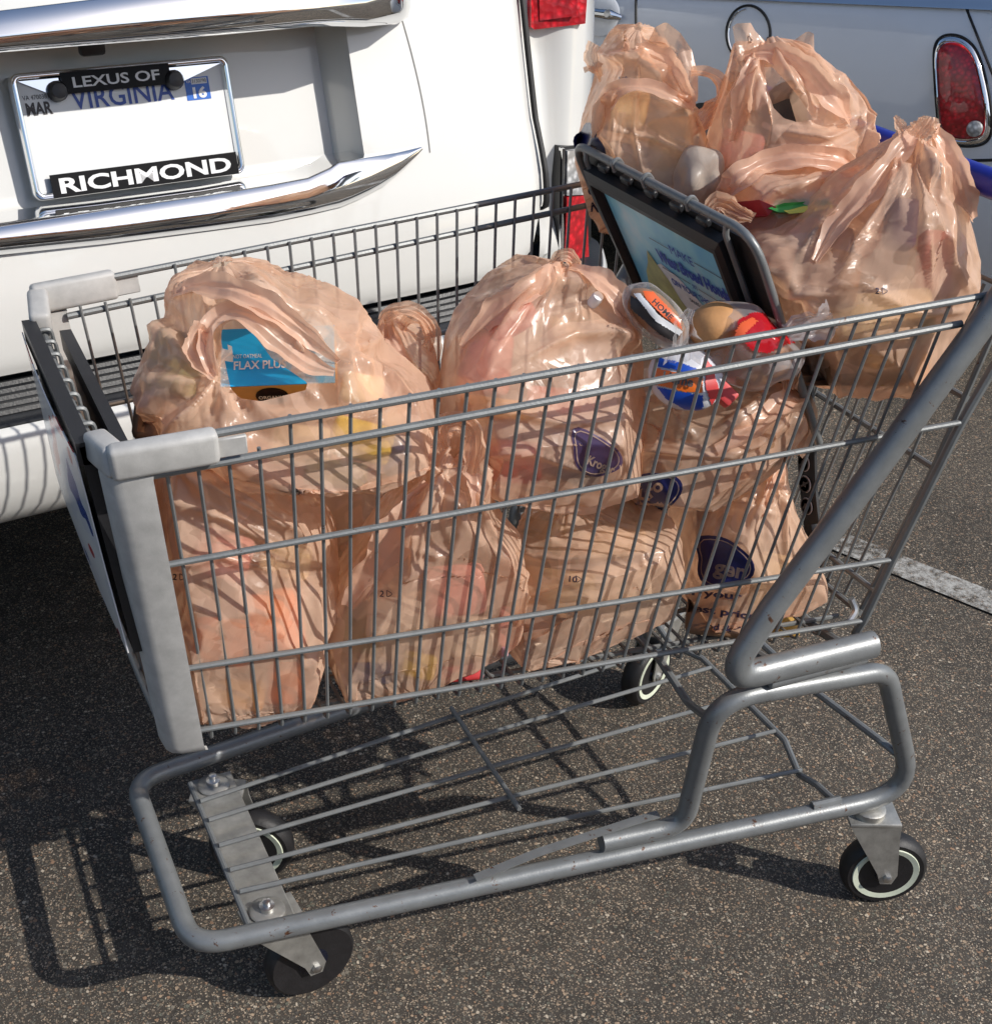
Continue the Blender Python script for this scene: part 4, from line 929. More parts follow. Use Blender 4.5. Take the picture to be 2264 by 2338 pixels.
    Ru = Lu*fu[:, None]; Rv = Lv*fv; fm = ((fu[1:]+fu[:-1])/2*.5+.5*fv)[:, None]; Rd = Ld*fm; Re = Le*fm
    rs = np.random.RandomState(seed+3)
    # seeds of the folds: long along the pull of the bag
    w_ = rs.normal(size=(nv//22+3, nu//5+1)); yi = np.linspace(0, w_.shape[0]-1.01, nv); xi = np.arange(nu)/nu*(w_.shape[1]-1)
    w_[:, -1] = w_[:, 0]; y0 = yi.astype(int); x0 = xi.astype(int); fy = (yi-y0)[:, None]; fx = (xi-x0)[None]
    fold = (w_[y0][:, x0]*(1-fy)*(1-fx)+w_[y0+1][:, x0]*fy*(1-fx)+w_[y0][:, x0+1]*(1-fy)*fx+w_[y0+1][:, x0+1]*fy*fx)
    am = (.0010+.006*np.clip(exu, 0, .6))[:, None]
    X = X+N*(fold*am)[..., None]+rs.normal(size=X.shape)*.0004
    A_amp = (amp*(.55+1.6*np.clip(exu, 0, .75)))[:, None, None]
    small = np.minimum(1, np.linalg.norm(AA, axis=1)*shr/.05)[:, None, None]*.75+.25; A_amp = A_amp*small
    def proj(a, b, rest, k1):
        d = b-a; l = np.linalg.norm(d, axis=-1, keepdims=True)+1e-9; c = d*((l-rest[..., None])/l*.5*k1); return a+c, b-c
    for it in range(34):
        for par in (0, 1):
            i = np.arange(par, nu, 2); j = (i+1) % nu
            X[:, i], X[:, j] = proj(X[:, i], X[:, j], Ru[:, i], 1.0)
            r0 = np.arange(par, nv-1, 2); X[r0], X[r0+1] = proj(X[r0], X[r0+1], Rv[r0], 1.0)
            Y = np.roll(X, -1, 1); a, b_ = proj(X[r0], Y[r0+1], Rd[r0] if False else np.linalg.norm(np.roll(B0, -1, 1)[r0+1]-B0[r0], axis=2)*fm[r0], .5); X[r0] = a; t2 = np.roll(b_, 1, 1); X[r0+1] = t2
            Y = np.roll(X, -1, 1); a, b_ = proj(X[r0+1], Y[r0], np.linalg.norm(B0[r0+1]-np.roll(B0, -1, 1)[r0], axis=2)*fm[r0], .5); X[r0+1] = a; X[r0] = np.roll(b_, 1, 1)
        # stiffness against kinks of one cell
        d = X-B0
        for _s in range(1): d = d+((np.roll(d, 1, 1)+np.roll(d, -1, 1))/2-d)*.26; dy_ = np.zeros_like(d); dy_[1:-1] = (d[2:]+d[:-2])/2-d[1:-1]; d = d+dy_*.26
        l = np.linalg.norm(d, axis=2, keepdims=True)+1e-9; X = B0+d*np.minimum(1, A_amp/l)
        if box_ and it % 6 == 5: X = into_basket(X)
        if side and it % 6 == 5: X = seat_side(X, side)
    if side: X = seat_side(X, side)
    if box_: X = into_basket(X)
    V, F = X.reshape(-1, 3), []
    ii = np.arange(nv-1)[:, None]*nu; jj = np.arange(nu)[None]; j2 = (jj+1) % nu
    F = np.stack([ii+jj, ii+j2, ii+nu+j2, ii+nu+jj], -1).reshape(-1, 4)
    if hole:
        u_, v_ = proj_px(V); fu_, fv_ = u_[F].mean(1), v_[F].mean(1); fc = V[F].mean(1); fn = np.cross(V[F[:, 2]]-V[F[:, 0]], V[F[:, 3]]-V[F[:, 1]]); cen_ = V.mean(0); fn *= np.sign(((fc-cen_)*fn).sum(1))[:, None]
        gone = inpoly(fu_, fv_, hole) & (((CAM-fc)*fn).sum(1) > 0); rim_ = np.intersect1d(F[gone].ravel(), F[~gone].ravel()); F = F[~gone]
        hp_ = np.array(hole, float); V = V.copy()
        for vi in rim_:      # clean torn edge
            p2 = np.array([u_[vi], v_[vi]]); bd = 1e9
            for q_ in range(len(hp_)):
                a_ = hp_[q_]; ab_ = hp_[(q_+1) % len(hp_)]-a_; tq = np.clip(((p2-a_)@ab_)/(ab_@ab_), 0, 1); c_ = a_+ab_*tq; dd_ = np.hypot(*(p2-c_))
                if dd_ < bd: bd = dd_; bc = c_
            if bd < 9: V[vi] = CAM+ray(*bc)*((V[vi]-CAM)@FWD)
    me = bpy.data.meshes.new('grocery_bag'); me.vertices.add(len(V)); me.vertices.foreach_set('co', V.ravel())
    me.loops.add(F.size); me.loops.foreach_set('vertex_index', F.ravel().astype(np.int32)); me.polygons.add(len(F)); me.polygons.foreach_set('loop_start', (np.arange(len(F))*4).astype(np.int32))
    me.polygons.foreach_set('use_smooth', np.ones(len(F), bool)); me.update(calc_edges=True); me.materials.append(mat or M_bag)
    base = CC[0]; root = thing('grocery_bag', label, 'plastic bag', (float(base[0]), float(base[1]), float(max(.45, V[:, 2].min()))), 0, group)
    body = link('bag_body', me, root)
    BAGS[key] = dict(root=root, body=body, X=X, A=AA, B=BB, bvh=BVHTree.FromPolygons([tuple(v) for v in V], [tuple(f) for f in F.tolist()]), C=CC, rings=rings)
    return root
def ribbon3(P, W, seed, pleats=7, flat=.30, seg=30, amp=.45):
    """bunched strip of thin film along a path: a pleated, twisting single sheet"""
    P = fillet(P, .05, 5); P = np.array(P); L = np.concatenate([[0], np.cumsum(np.linalg.norm(np.diff(P, axis=0), axis=1))])
    n = max(18, int(L[-1]/.003)); q = np.linspace(0, L[-1], n); P = np.stack([np.interp(q, L, P[:, i]) for i in range(3)], 1)
    for _ in range(3): P[1:-1] = (P[:-2]+P[1:-1]*2+P[2:])/4
    Wd = np.interp(np.linspace(0, 1, n), np.linspace(0, 1, len(W)), W); rs = np.random.RandomState(seed)
    T = np.gradient(P, axis=0); T /= np.linalg.norm(T, axis=1)[:, None]; V = []; m = seg+1; tt = np.linspace(0, 1, m)
    k1 = rs.uniform(-1, 1, (3, pleats+2)); 
    for i in range(n):
        x = i/(n-1); S_ = np.cross(T[i], FWD); S_ /= np.linalg.norm(S_)+1e-9; Z_ = np.cross(S_, T[i]); ph = .5*math.sin(x*4+seed)+.25*math.sin(x*9+seed*2)
        Wv = S_*math.cos(ph)+Z_*math.sin(ph); Nv = -S_*math.sin(ph)+Z_*math.cos(ph); bl = k1[0]*(1-x)+k1[1]*x+.5*k1[2]*math.sin(x*7+seed)
        alt = np.where(np.arange(pleats+2) % 2, 1, -1)*.55; hgt = np.interp(tt, np.linspace(0, 1, pleats+2), bl*.6+alt)
        edge = 1+.10*math.sin(x*23+seed)+.06*math.sin(x*51+seed*3)
        V.append(P[i]+np.outer((tt-.5)*2*Wd[i]*edge, Wv)+np.outer(hgt*Wd[i]*max(flat, .22)*(.7+.6*amp)+(-(tt-.5)**2*1.6)*Wd[i], Nv))
    V = np.vstack(V); F = [(i*m+k, i*m+k+1, (i+1)*m+k+1, (i+1)*m+k) for i in range(n-1) for k in range(m-1)]
    return V, F
def handle(key, pix, W, seed=1, name='handle', mat=None, **kw):
    P = [atD(*p) for p in pix]; return add(name, ribbon3(P, W, seed, **kw), mat or M_bag, BAGS[key]['root'], sharp=25)
def scrap(key, poly, seed, name='film_corner', curl=.012, mat=None):
    """loose corner of film: outline in display pixels with a distance, triangulated finely and crumpled"""
    P = np.array([atD(*p) for p in poly]); c = P.mean(0); n = len(P); R3 = 7; V = [c]; F = []
    rs = np.random.RandomState(seed); Pd = np.array(fillet(list(P)+[P[0]], .004, 2)); Pd = Pd[:-1]; n = len(Pd)
    for r in range(1, R3+1):
        for p in Pd: V.append(c+(p-c)*r/R3)
    V = np.array(V); V = V-HD*(crumple(V, seed, .035)*2.2+(vnoise(V, 30, seed)-.5)*curl)[:, None]
    for k in range(n): F.append((0, 1+k, 1+(k+1) % n))
    for r in range(R3-1):
        for k in range(n): l = (k+1) % n; F.append((1+r*n+k, 1+r*n+l, 1+(r+1)*n+l, 1+(r+1)*n+k))
    return add(name, (V, F), mat or M_bag, BAGS[key]['root'], sharp=0)

G_ = 'tan plastic grocery bags in the cart'
bag('F', ties=[(330, 890, 16, 0.01, 200), (410, 1375, 20, 0.012, 170), (620, 1090, 12, 0.007, 130)], folds=[([(340, 900), (440, 950), (560, 1010), (620, 1100)], 14, 0.009, 3), ([(320, 1100), (420, 1060), (530, 1090)], 14, 0.008, 2), ([(420, 1360), (440, 1270), (480, 1190)], 12, 0.01, 2), ([(400, 1370), (380, 1280), (350, 1200)], 10, 0.008, 2), ([(470, 1370), (520, 1290), (540, 1210)], 12, 0.008, 2), ([(600, 1120), (610, 1220), (590, 1330)], 12, 0.009, 2), ([(330, 960), (430, 990), (560, 1060)], 12, 0.007, 2)], rings=[(375, 1360, 582, 1375, 1.10, .085), (348, 1315, 602, 1325, 1.12, .105), (332, 1220, 622, 1235, 1.14, .11), (318, 1120, 640, 1135, 1.15, .115), (306, 1040, 632, 1060, 1.15, .115), (298, 980, 600, 995, 1.15, .105), (292, 930, 545, 935, 1.14, .09), (296, 895, 480, 890, 1.13, .07), (310, 872, 420, 862, 1.13, .04), (335, 858, 380, 852, 1.13, .02)], seed=11, label=
    'orange tinted tan bag low behind the near front corner guard', pleat=.7)
bag('I', ties=[(845, 905, 18, 0.011, 170), (985, 1120, 14, 0.009, 150), (740, 1320, 12, 0.008, 110)], folds=[([(902, 840), (912, 930), (908, 990)], 15, 0.01, 3), ([(818, 925), (770, 1000), (700, 1090), (650, 1180)], 24, 0.014, 2), ([(850, 900), (800, 1020), (790, 1100)], 12, 0.009, 2), ([(880, 900), (930, 1010), (975, 1080)], 12, 0.008, 2), ([(800, 1050), (900, 1090), (985, 1150)], 12, 0.008, 2), ([(760, 1120), (820, 1140), (960, 1140)], 12, 0.007, 2)], rings=[(650, 1310, 955, 1290, 1.14, .09), (618, 1265, 985, 1245, 1.16, .11), (608, 1190, 992, 1175, 1.18, .115), (622, 1120, 995, 1105, 1.19, .115), (665, 1060, 975, 1045, 1.19, .105), (715, 1005, 945, 995, 1.19, .09), (762, 955, 928, 945, 1.18, .07), (800, 905, 922, 890, 1.17, .045), (826, 860, 918, 850, 1.16, .03), (842, 818, 905, 812, 1.16, .015)], seed=12, label=
    'tan bag low in the cart with an open ear standing against the side rails', pleat=.6)
bag('J', ties=[(985, 1010, 14, 0.008, 150), (1270, 1190, 16, 0.009, 150)], folds=[([(980, 1060), (1080, 1070), (1200, 1060), (1270, 1050)], 12, 0.008, 2), ([(1000, 1150), (1120, 1110), (1240, 1130)], 14, 0.009, 2), ([(1230, 1060), (1240, 1150), (1250, 1230)], 12, 0.008, 2), ([(1000, 1230), (1100, 1200), (1200, 1240)], 12, 0.007, 2)], rings=[(985, 1250, 1258, 1215, 1.20, .085), (965, 1205, 1275, 1175, 1.24, .11), (955, 1120, 1282, 1100, 1.27, .12), (945, 1050, 1285, 1040, 1.30, .115), (958, 1005, 1270, 1000, 1.30, .10), (1000, 975, 1200, 975, 1.30, .06), (1060, 962, 1130, 962, 1.30, .02)], seed=13, label=
    'squarish tan bag at the cart bottom, left of the bag with the oval logo', power=3.6, pleat=.3, ex=.04)
bag('L', ties=[(1505, 880, 18, 0.011, 190), (1490, 1240, 12, 0.008, 110)], folds=[([(1500, 860), (1470, 930), (1440, 1010)], 12, 0.009, 2), ([(1520, 870), (1540, 960), (1560, 1060)], 14, 0.01, 2), ([(1320, 980), (1400, 960), (1480, 980)], 12, 0.007, 2), ([(1500, 900), (1500, 1020), (1510, 1130)], 10, 0.008, 2)], rings=[(1325, 1222, 1520, 1226, 1.28, .05), (1298, 1170, 1558, 1184, 1.33, .09), (1284, 1090, 1562, 1112, 1.37, .11), (1288, 1020, 1538, 1046, 1.38, .105), (1310, 965, 1518, 985, 1.37, .09), (1350, 925, 1506, 935, 1.37, .07), (1400, 890, 1500, 890, 1.37, .05), (1445, 850, 1500, 850, 1.38, .03), (1472, 805, 1500, 805, 1.39, .015)], seed=14, label=
    'tan bag low at the rear of the basket with a dark blue oval logo', pleat=.6)
bag('G', ties=[(745, 606, 14, 0.008, 120)], folds=[([(730, 610), (740, 680), (760, 760)], 10, 0.008, 2), ([(745, 610), (790, 690), (830, 740)], 9, 0.007, 2)], rings=[(722, 760, 845, 765, 1.33, .06), (712, 700, 846, 705, 1.34, .07), (706, 650, 832, 655, 1.35, .055), (712, 620, 800, 622, 1.35, .035), (722, 602, 760, 600, 1.35, .015)], seed=15, label=
    'small tan bag with curled handles between two big bags by the far rails', pleat=.6)
bag('H', ties=[(1085, 505, 18, 0.01, 150), (1225, 660, 16, 0.011, 170), (870, 870, 14, 0.008, 150)], folds=[([(880, 660), (960, 570), (1050, 540), (1130, 555), (1196, 610), (1222, 680)], 17, 0.011, 3), ([(1100, 520), (1160, 540), (1205, 580)], 20, 0.01, 3), ([(1000, 690), (1100, 640), (1180, 640), (1225, 665)], 15, 0.01, 2), ([(1080, 510), (1000, 580), (930, 680)], 12, 0.008, 2), ([(850, 800), (960, 790), (1080, 810), (1200, 800)], 14, 0.008, 2), ([(900, 880), (1020, 860), (1130, 900)], 12, 0.007, 2)], rings=[(925, 905, 1170, 925, 1.27, .08), (870, 880, 1225, 900, 1.28, .12), (838, 820, 1248, 840, 1.29, .145), (838, 745, 1252, 765, 1.30, .155), (852, 680, 1245, 690, 1.31, .15), (885, 622, 1228, 632, 1.32, .13), (935, 572, 1206, 580, 1.33, .105), (995, 532, 1178, 540, 1.34, .075), (1040, 506, 1135, 512, 1.35, .045), (1064, 494, 1105, 497, 1.36, .02)], seed=16, label=
    'large tan bag before the child seat board with reddish goods inside', pleat=.45, side=1)
bag('K', ties=[(1510, 710, 18, 0.012, 190), (1110, 860, 16, 0.009, 170), (1290, 800, 10, 0.006, 90)], folds=[([(1120, 800), (1180, 770), (1240, 770), (1290, 800), (1340, 840)], 15, 0.01, 2), ([(1530, 720), (1520, 780), (1440, 850), (1380, 880)], 20, 0.013, 3), ([(1250, 740), (1280, 790), (1300, 850)], 12, 0.009, 2), ([(1490, 720), (1440, 780), (1330, 860)], 12, 0.009, 2), ([(1150, 880), (1250, 860), (1400, 870)], 12, 0.007, 2)], rings=[(1230, 925, 1370, 925, 1.33, .07), (1150, 895, 1440, 890, 1.34, .10), (1100, 850, 1495, 835, 1.35, .115), (1095, 800, 1530, 790, 1.36, .115), (1118, 760, 1545, 742, 1.37, .11), (1170, 735, 1520, 705, 1.38, .09), (1230, 722, 1480, 690, 1.38, .06), (1290, 710, 1420, 690, 1.38, .03)], seed=17, label=
    'open tan bag holding packaged bread and buns below the child seat board', pleat=.3, side=1)
bag('E', ties=[(411, 719, 26, 0.013, 230), (672, 668, 18, 0.011, 170), (455, 505, 14, 0.006, 90)], folds=[([(411, 722), (396, 660), (412, 602), (462, 588), (530, 625), (595, 682), (655, 712)], 17, 0.013, 3), ([(325, 560), (400, 556), (500, 578), (590, 602), (668, 640), (700, 690)], 20, 0.01, 4), ([(411, 722), (436, 775), (475, 830)], 16, 0.009, 3), ([(409, 720), (372, 790), (300, 850)], 18, 0.009, 3), ([(409, 722), (400, 790), (395, 850)], 12, 0.007, 2), ([(690, 690), (740, 720), (790, 780), (812, 830)], 18, 0.01, 3), ([(640, 700), (560, 720), (610, 760)], 14, 0.008, 2), ([(430, 830), (560, 800), (700, 800), (800, 770)], 14, 0.007, 2), ([(330, 560), (300, 680), (250, 800)], 16, 0.007, 2)], rings=[(585, 925, 740, 915, 1.12, .07), (445, 890, 812, 882, 1.14, .10), (300, 850, 828, 842, 1.17, .13), (236, 802, 815, 792, 1.19, .145), (258, 745, 772, 742, 1.20, .145), (278, 700, 735, 702, 1.21, .14), (298, 650, 712, 655, 1.22, .13), (316, 600, 682, 606, 1.23, .115), (324, 562, 628, 566, 1.24, .09), (336, 534, 560, 542, 1.24, .07), (362, 514, 500, 522, 1.25, .045), (400, 505, 450, 507, 1.25, .015)], seed=18, label=
    'big tan bag at the cart front with a blue cereal box showing', pleat=.4, hole=[(422, 645), (428, 622), (446, 612), (476, 626),  (520, 686), (588, 732), (586, 746), (540, 758), (500, 768), (458, 762), (441, 742), (432, 700)])
bag('B', ties=[(1440, 96, 16, 0.011, 170), (1655, 245, 14, 0.01, 130), (1590, 160, 10, 0.006, 90)], folds=[([(1432, 96), (1480, 92), (1540, 112), (1588, 168), (1604, 222)], 17, 0.012, 3), ([(1428, 98), (1420, 150), (1400, 215), (1396, 265)], 16, 0.012, 4), ([(1455, 98), (1450, 150), (1440, 230)], 9, 0.008, 2), ([(1470, 98), (1500, 140), (1536, 185), (1552, 226)], 12, 0.01, 2), ([(1500, 250), (1580, 262), (1650, 230)], 14, 0.009, 2), ([(1430, 300), (1520, 290), (1640, 300)], 12, 0.007, 2)], rings=[(1400, 400, 1630, 395, 1.54, .09), (1355, 340, 1662, 345, 1.55, .10), (1336, 280, 1668, 290, 1.56, .105), (1340, 228, 1668, 236, 1.56, .10), (1358, 185, 1650, 194, 1.56, .09), (1380, 148, 1612, 154, 1.56, .075), (1396, 118, 1565, 124, 1.56, .065), (1410, 100, 1530, 104, 1.56, .04), (1440, 92, 1490, 93, 1.56, .015)], seed=19, label=
    'tan bag with two upright ears and a dark lid in its opening', pleat=.5, box_=False, hole=[(1462, 128), (1478, 128), (1506, 158), (1532, 190), (1556, 228), (1528, 234), (1500, 226), (1480, 206), (1468, 170)])
bag('A', ties=[(1220, 120, 18, 0.01, 180), (1325, 205, 16, 0.01, 140), (1160, 300, 12, 0.006, 120)], folds=[([(1138, 262), (1150, 215), (1186, 176), (1235, 178), (1285, 200), (1322, 212)], 16, 0.012, 3), ([(1160, 108), (1220, 110), (1280, 150), (1316, 205)], 22, 0.011, 4), ([(1180, 150), (1175, 240), (1165, 330)], 14, 0.009, 3), ([(1215, 180), (1215, 260), (1240, 360)], 10, 0.008, 2), ([(1180, 250), (1250, 262), (1310, 290), (1340, 330)], 15, 0.009, 2), ([(1250, 70), (1290, 130), (1320, 200)], 14, 0.009, 2)], rings=[(1140, 470, 1290, 480, 1.60, .08), (1112, 420, 1335, 435, 1.61, .11), (1100, 350, 1358, 365, 1.62, .12), (1102, 280, 1362, 298, 1.62, .12), (1114, 215, 1350, 228, 1.62, .115), (1128, 158, 1338, 168, 1.62, .105), (1138, 112, 1326, 118, 1.62, .09), (1158, 80, 1300, 84, 1.62, .06), (1184, 61, 1262, 62, 1.62, .035), (1208, 52, 1238, 52, 1.62, .012)], seed=20, label=
    'tall tan bag rising behind the far edge of the advertising board', pleat=.5, box_=False, side=-1)
bag('C', ties=[(1372, 395, 14, 0.009, 130), (1600, 300, 16, 0.008, 120)], folds=[([(1370, 395), (1402, 352), (1460, 312), (1530, 300), (1590, 300), (1650, 322)], 18, 0.013, 3), ([(1420, 420), (1480, 372), (1560, 350), (1640, 352)], 16, 0.011, 3)], rings=[(1405, 470, 1640, 470, 1.45, .08), (1368, 430, 1688, 430, 1.46, .10), (1352, 395, 1692, 395, 1.47, .10), (1372, 355, 1688, 350, 1.48, .09), (1420, 322, 1660, 318, 1.49, .07), (1475, 298, 1615, 296, 1.50, .045), (1515, 284, 1585, 284, 1.50, .02)], seed=21, label=
    'tan bag on the child seat with a red and a green packet', pleat=.3, box_=False, side=-1)
bag('D', ties=[(1745, 240, 24, 0.013, 260), (1530, 570, 14, 0.009, 150), (1890, 470, 10, 0.007, 100)], folds=[([(1740, 236), (1700, 290), (1640, 370), (1570, 440), (1530, 500)], 16, 0.011, 3), ([(1750, 236), (1800, 272), (1838, 340), (1862, 420)], 17, 0.012, 3), ([(1745, 250), (1765, 380), (1770, 450), (1790, 560)], 10, 0.009, 2), ([(1730, 260), (1700, 380), (1640, 470), (1600, 560)], 10, 0.008, 2), ([(1600, 550), (1650, 545), (1760, 600), (1850, 590)], 15, 0.008, 2), ([(1440, 520), (1500, 560), (1570, 560)], 14, 0.008, 2), ([(1750, 250), (1810, 380), (1830, 500), (1860, 560)], 12, 0.009, 2)], rings=[(1520, 705, 1730, 715, 1.37, .08), (1500, 670, 1790, 685, 1.37, .10), (1478, 610, 1848, 620, 1.37, .115), (1440, 550, 1880, 555, 1.37, .12), (1405, 490, 1892, 490, 1.38, .12), (1490, 440, 1886, 435, 1.38, .10), (1570, 395, 1876, 385, 1.38, .085), (1632, 348, 1862, 342, 1.38, .065), (1676, 305, 1842, 300, 1.38, .048), (1716, 266, 1812, 262, 1.38, .03), (1752, 232, 1786, 228, 1.38, .010)], seed=22, label=
    'large tan bag gathered to a peak near the handle, below the red car lamp', pleat=.55, box_=True, side=-1)
bag('P', seed=23, label=
    'tan bag deep in the basket, glimpsed in the gap between three front bags', rings=[(470, 1180, 760, 1170, 1.33, .07), (450, 1120, 780, 1110, 1.33, .09), (455, 1040, 790, 1030, 1.34, .09), (480, 970, 780, 960, 1.34, .08), (540, 920, 740, 915, 1.34, .05), (600, 890, 680, 890, 1.34, .02)], pleat=.3, nu=120, nv=90)

# ------------------------------------------------------------------ helpers that lie on a bag
def surf(key, u, v, off=.002, D=None):
    r = Vector(ray(u, v)).normalized(); h = BAGS[key]['bvh'].ray_cast(Vector(CAM), r)
    if h[0] is None: return atD(u, v, (D or BAGS[key]['rings'][len(BAGS[key]['rings'])//2][4])-off)
    return np.array(h[0])-np.array(r)*off
def shandle(key, pix, W, seed=1, off=.006, name='handle', mat=None, **kw):
    P = [surf(key, q[0], q[1], q[2] if len(q) > 2 else off) for q in pix]; return add(name, ribbon3(P, W, seed, **kw), mat or M_bagthick, BAGS[key]['root'], sharp=0)
def decal_pts(key, pts, off=.0012): return np.array([surf(key, u, v, off) for u, v in pts])
M_navy_ink = simple('navy_ink', (.012, .014, .085), .32, var=.25, vscale=120); M_ink = simple('dark_ink', (.03, .02, .05), .4)
M_ink_faint = film('faint_navy_ink_film', (.10, .08, .20), (.2, .15, .3), (.6, .5, .6), .3)
def decal_disc(key, cx, cy, rx, ry, rot, mat, name='logo', off=.0012, shape=None, par=None):
    V = [(cx, cy)]; F = []; n = 32; R3 = 8; ca, sa = math.cos(rot), math.sin(rot)
    for r in range(1, R3+1):
        for k in range(n):
            a = 2*math.pi*k/n; q = r/R3*(shape(a) if shape else 1); x, y = rx*q*math.cos(a), ry*q*math.sin(a); V.append((cx+x*ca-y*sa, cy+x*sa+y*ca))
    for k in range(n): F.append((0, 1+(k+1) % n, 1+k))
    for r in range(R3-1):
        for k in range(n): l = (k+1) % n; F.append((1+r*n+k, 1+r*n+l, 1+(r+1)*n+l, 1+(r+1)*n+k))
    return add(name, (decal_pts(key, V, off), F), mat, par or BAGS[key]['root'], sharp=0)
def decal_line(key, pts, wd, mat, off=.0016, name='logo_line', par=None):
    P = np.array(fillet(pts, 3, 3)) if len(pts) > 2 else np.array(pts, float); q = []
    for a, b in zip(P[:-1], P[1:]):
        m_ = max(2, int(np.linalg.norm(b-a)/5)); q += [a+(b-a)*k/m_ for k in range(m_)]
    q.append(P[-1]); q = np.array(q); T = np.gradient(q, axis=0); T /= np.linalg.norm(T, axis=1)[:, None]+1e-9; Nn = np.stack([-T[:, 1], T[:, 0]], 1); A = q+Nn*wd/2; B = q-Nn*wd/2; n = len(q)
    return add(name, (decal_pts(key, list(A)+list(B), off), [(i, i+1, n+i+1, n+i) for i in range(n-1)]), mat, par or BAGS[key]['root'], sharp=0)
def decal_text(key, s, x, y, w_, h_, rot, mat, off=.0016, bold=0, name='lettering', flip=False, shear=0):
    T, F = text(s, w_, h_, 0, bold); bm = bmesh.new(); vs_ = [bm.verts.new(p) for p in T]
    for f in F:
        try: bm.faces.new([vs_[i] for i in f])
        except Exception: pass
    bmesh.ops.triangulate(bm, faces=bm.faces[:])
    le = [e for e in bm.edges if e.calc_length() > 6]
    if le: bmesh.ops.subdivide_edges(bm, edges=le, cuts=2)
    bmesh.ops.triangulate(bm, faces=bm.faces[:]); bm.verts.index_update(); ca, sa = math.cos(rot), math.sin(rot)
    pts = []
    for v in bm.verts:
        a, b = (w_-v.co.x if flip else v.co.x), -v.co.y; a += shear*b; pts.append((x+a*ca-b*sa, y+a*sa+b*ca))
    F2 = [tuple(v.index for v in f.verts) for f in bm.faces]; bm.free(); return add(name, (decal_pts(key, pts, off), F2), mat, BAGS[key]['root'], sharp=0)

# ------------------------------------------------------------------ goods packed inside the bags, seen dimly through the film
def col(n_, c, rough=.5): return simple(n_, c, rough, var=.15, vscale=35)
PAL = dict(orange=col('orange_goods', (.75, .23, .05)), cream=col('cream_goods', (.78, .70, .50)), yellow=col('yellow_goods', (.80, .66, .10)), red=col('red_goods', (.60, .05, .05)), white=col('white_goods', (.80, .79, .76)), brown=col('brown_goods', (.28, .15, .08)), purple=col('purple_goods', (.10, .05, .14)), navy=col('navy_goods', (.03, .04, .16)), green=col('green_goods', (.05, .28, .06)), pink=col('pink_goods', (.70, .33, .33)), gold=col('gold_goods', (.62, .36, .08)), dark=col('dark_goods', (.03, .025, .025)), olive=col('olive_goods', (.28, .26, .12)), blue=col('blue_goods', (.02, .30, .62)))
def goods(key, items):
    """items: (display x, y, depth behind the film, half width px, half height px, turn, colour)"""
    for (u, v, dep, hw, hh, rot, c) in items:
        a = surf(key, u, v, -dep); sc = np.linalg.norm(a-CAM)/2480*1.0
        x = RIGHT*math.cos(rot)-UPV*math.sin(rot); y = UPV*math.cos(rot)+RIGHT*math.sin(rot)
        M = frame_M(a+FWD*.018, x, y)
        V, F = box((0, 0, 0), (2*hw*sc, 2*hh*sc, .024), min(.008, min(hw, hh)*sc*.35), 2, M)
        bm = bmesh.new(); vs_ = [bm.verts.new(p) for p in V]
        for f in F: bm.faces.new([vs_[i] for i in f])
        bmesh.ops.subdivide_edges(bm, edges=[e for e in bm.edges if e.calc_length() > .012], cuts=3, use_grid_fill=True); bm.verts.index_update()
        V = []
        for v_ in bm.verts:     # goods stay behind the film
            r_ = (v_.co-Vector(CAM)); l_ = r_.length; r_ /= l_; h_ = BAGS[key]['bvh'].ray_cast(Vector(CAM), r_); p_ = v_.co.copy()
            if h_[0] is not None and h_[3]+.005 > l_: p_ = Vector(CAM)+r_*(h_[3]+.005+max(0, l_-h_[3])*.2)
            V.append(p_[:])
        F = [tuple(w_.index for w_ in f_.verts) for f_ in bm.faces]; bm.free()
        add('packed_goods', (np.array(V), F), PAL[c], BAGS[key]['root'], sharp=60)
goods('F', [(420, 1230, .012, 55, 45, .1, 'orange'), (520, 1190, .014, 50, 60, -.2, 'orange'), (440, 1330, .012, 60, 28, .1, 'gold'), (540, 1310, .014, 32, 40, .0, 'orange'), (420, 1060, .02, 55, 45, .3, 'pink'), (540, 1070, .025, 50, 35, .2, 'cream')])
goods('I', [(760, 1190, .014, 60, 45, .1, 'white'), (870, 1130, .014, 60, 50, -.1, 'pink'), (900, 1220, .010, 45, 40, .05, 'white'), (800, 1275, .004, 34, 24, .2, 'yellow'), (710, 1290, .010, 40, 20, 0, 'navy'), (880, 1290, .008, 45, 16, -.1, 'red'), (690, 1200, .02, 40, 50, .2, 'olive'), (965, 1210, .008, 10, 48, .05, 'pink')])
goods('J', [(1070, 1130, .008, 70, 40, .12, 'cream'), (1190, 1130, .010, 60, 50, -.05, 'white'), (1080, 1210, .010, 80, 26, .1, 'brown'), (1060, 1030, .014, 60, 30, .25, 'olive'), (1180, 1040, .012, 60, 26, -.1, 'cream')])
goods('L', [(1390, 1180, .014, 70, 40, .1, 'brown'), (1480, 1120, .012, 35, 60, .2, 'cream'), (1390, 1000, .018, 50, 40, 0, 'brown'), (1510, 1190, .010, 25, 30, 0, 'gold')])
goods('H', [(975, 600, .010, 50, 36, -.5, 'red'), (930, 690, .02, 50, 60, .1, 'pink'), (1110, 620, .016, 60, 30, -.2, 'cream'), (960, 780, .014, 80, 20, .12, 'gold'), (1080, 770, .02, 70, 30, .1, 'pink'), (1100, 880, .012, 60, 40, .4, 'purple'), (980, 880, .02, 60, 40, .1, 'red')])
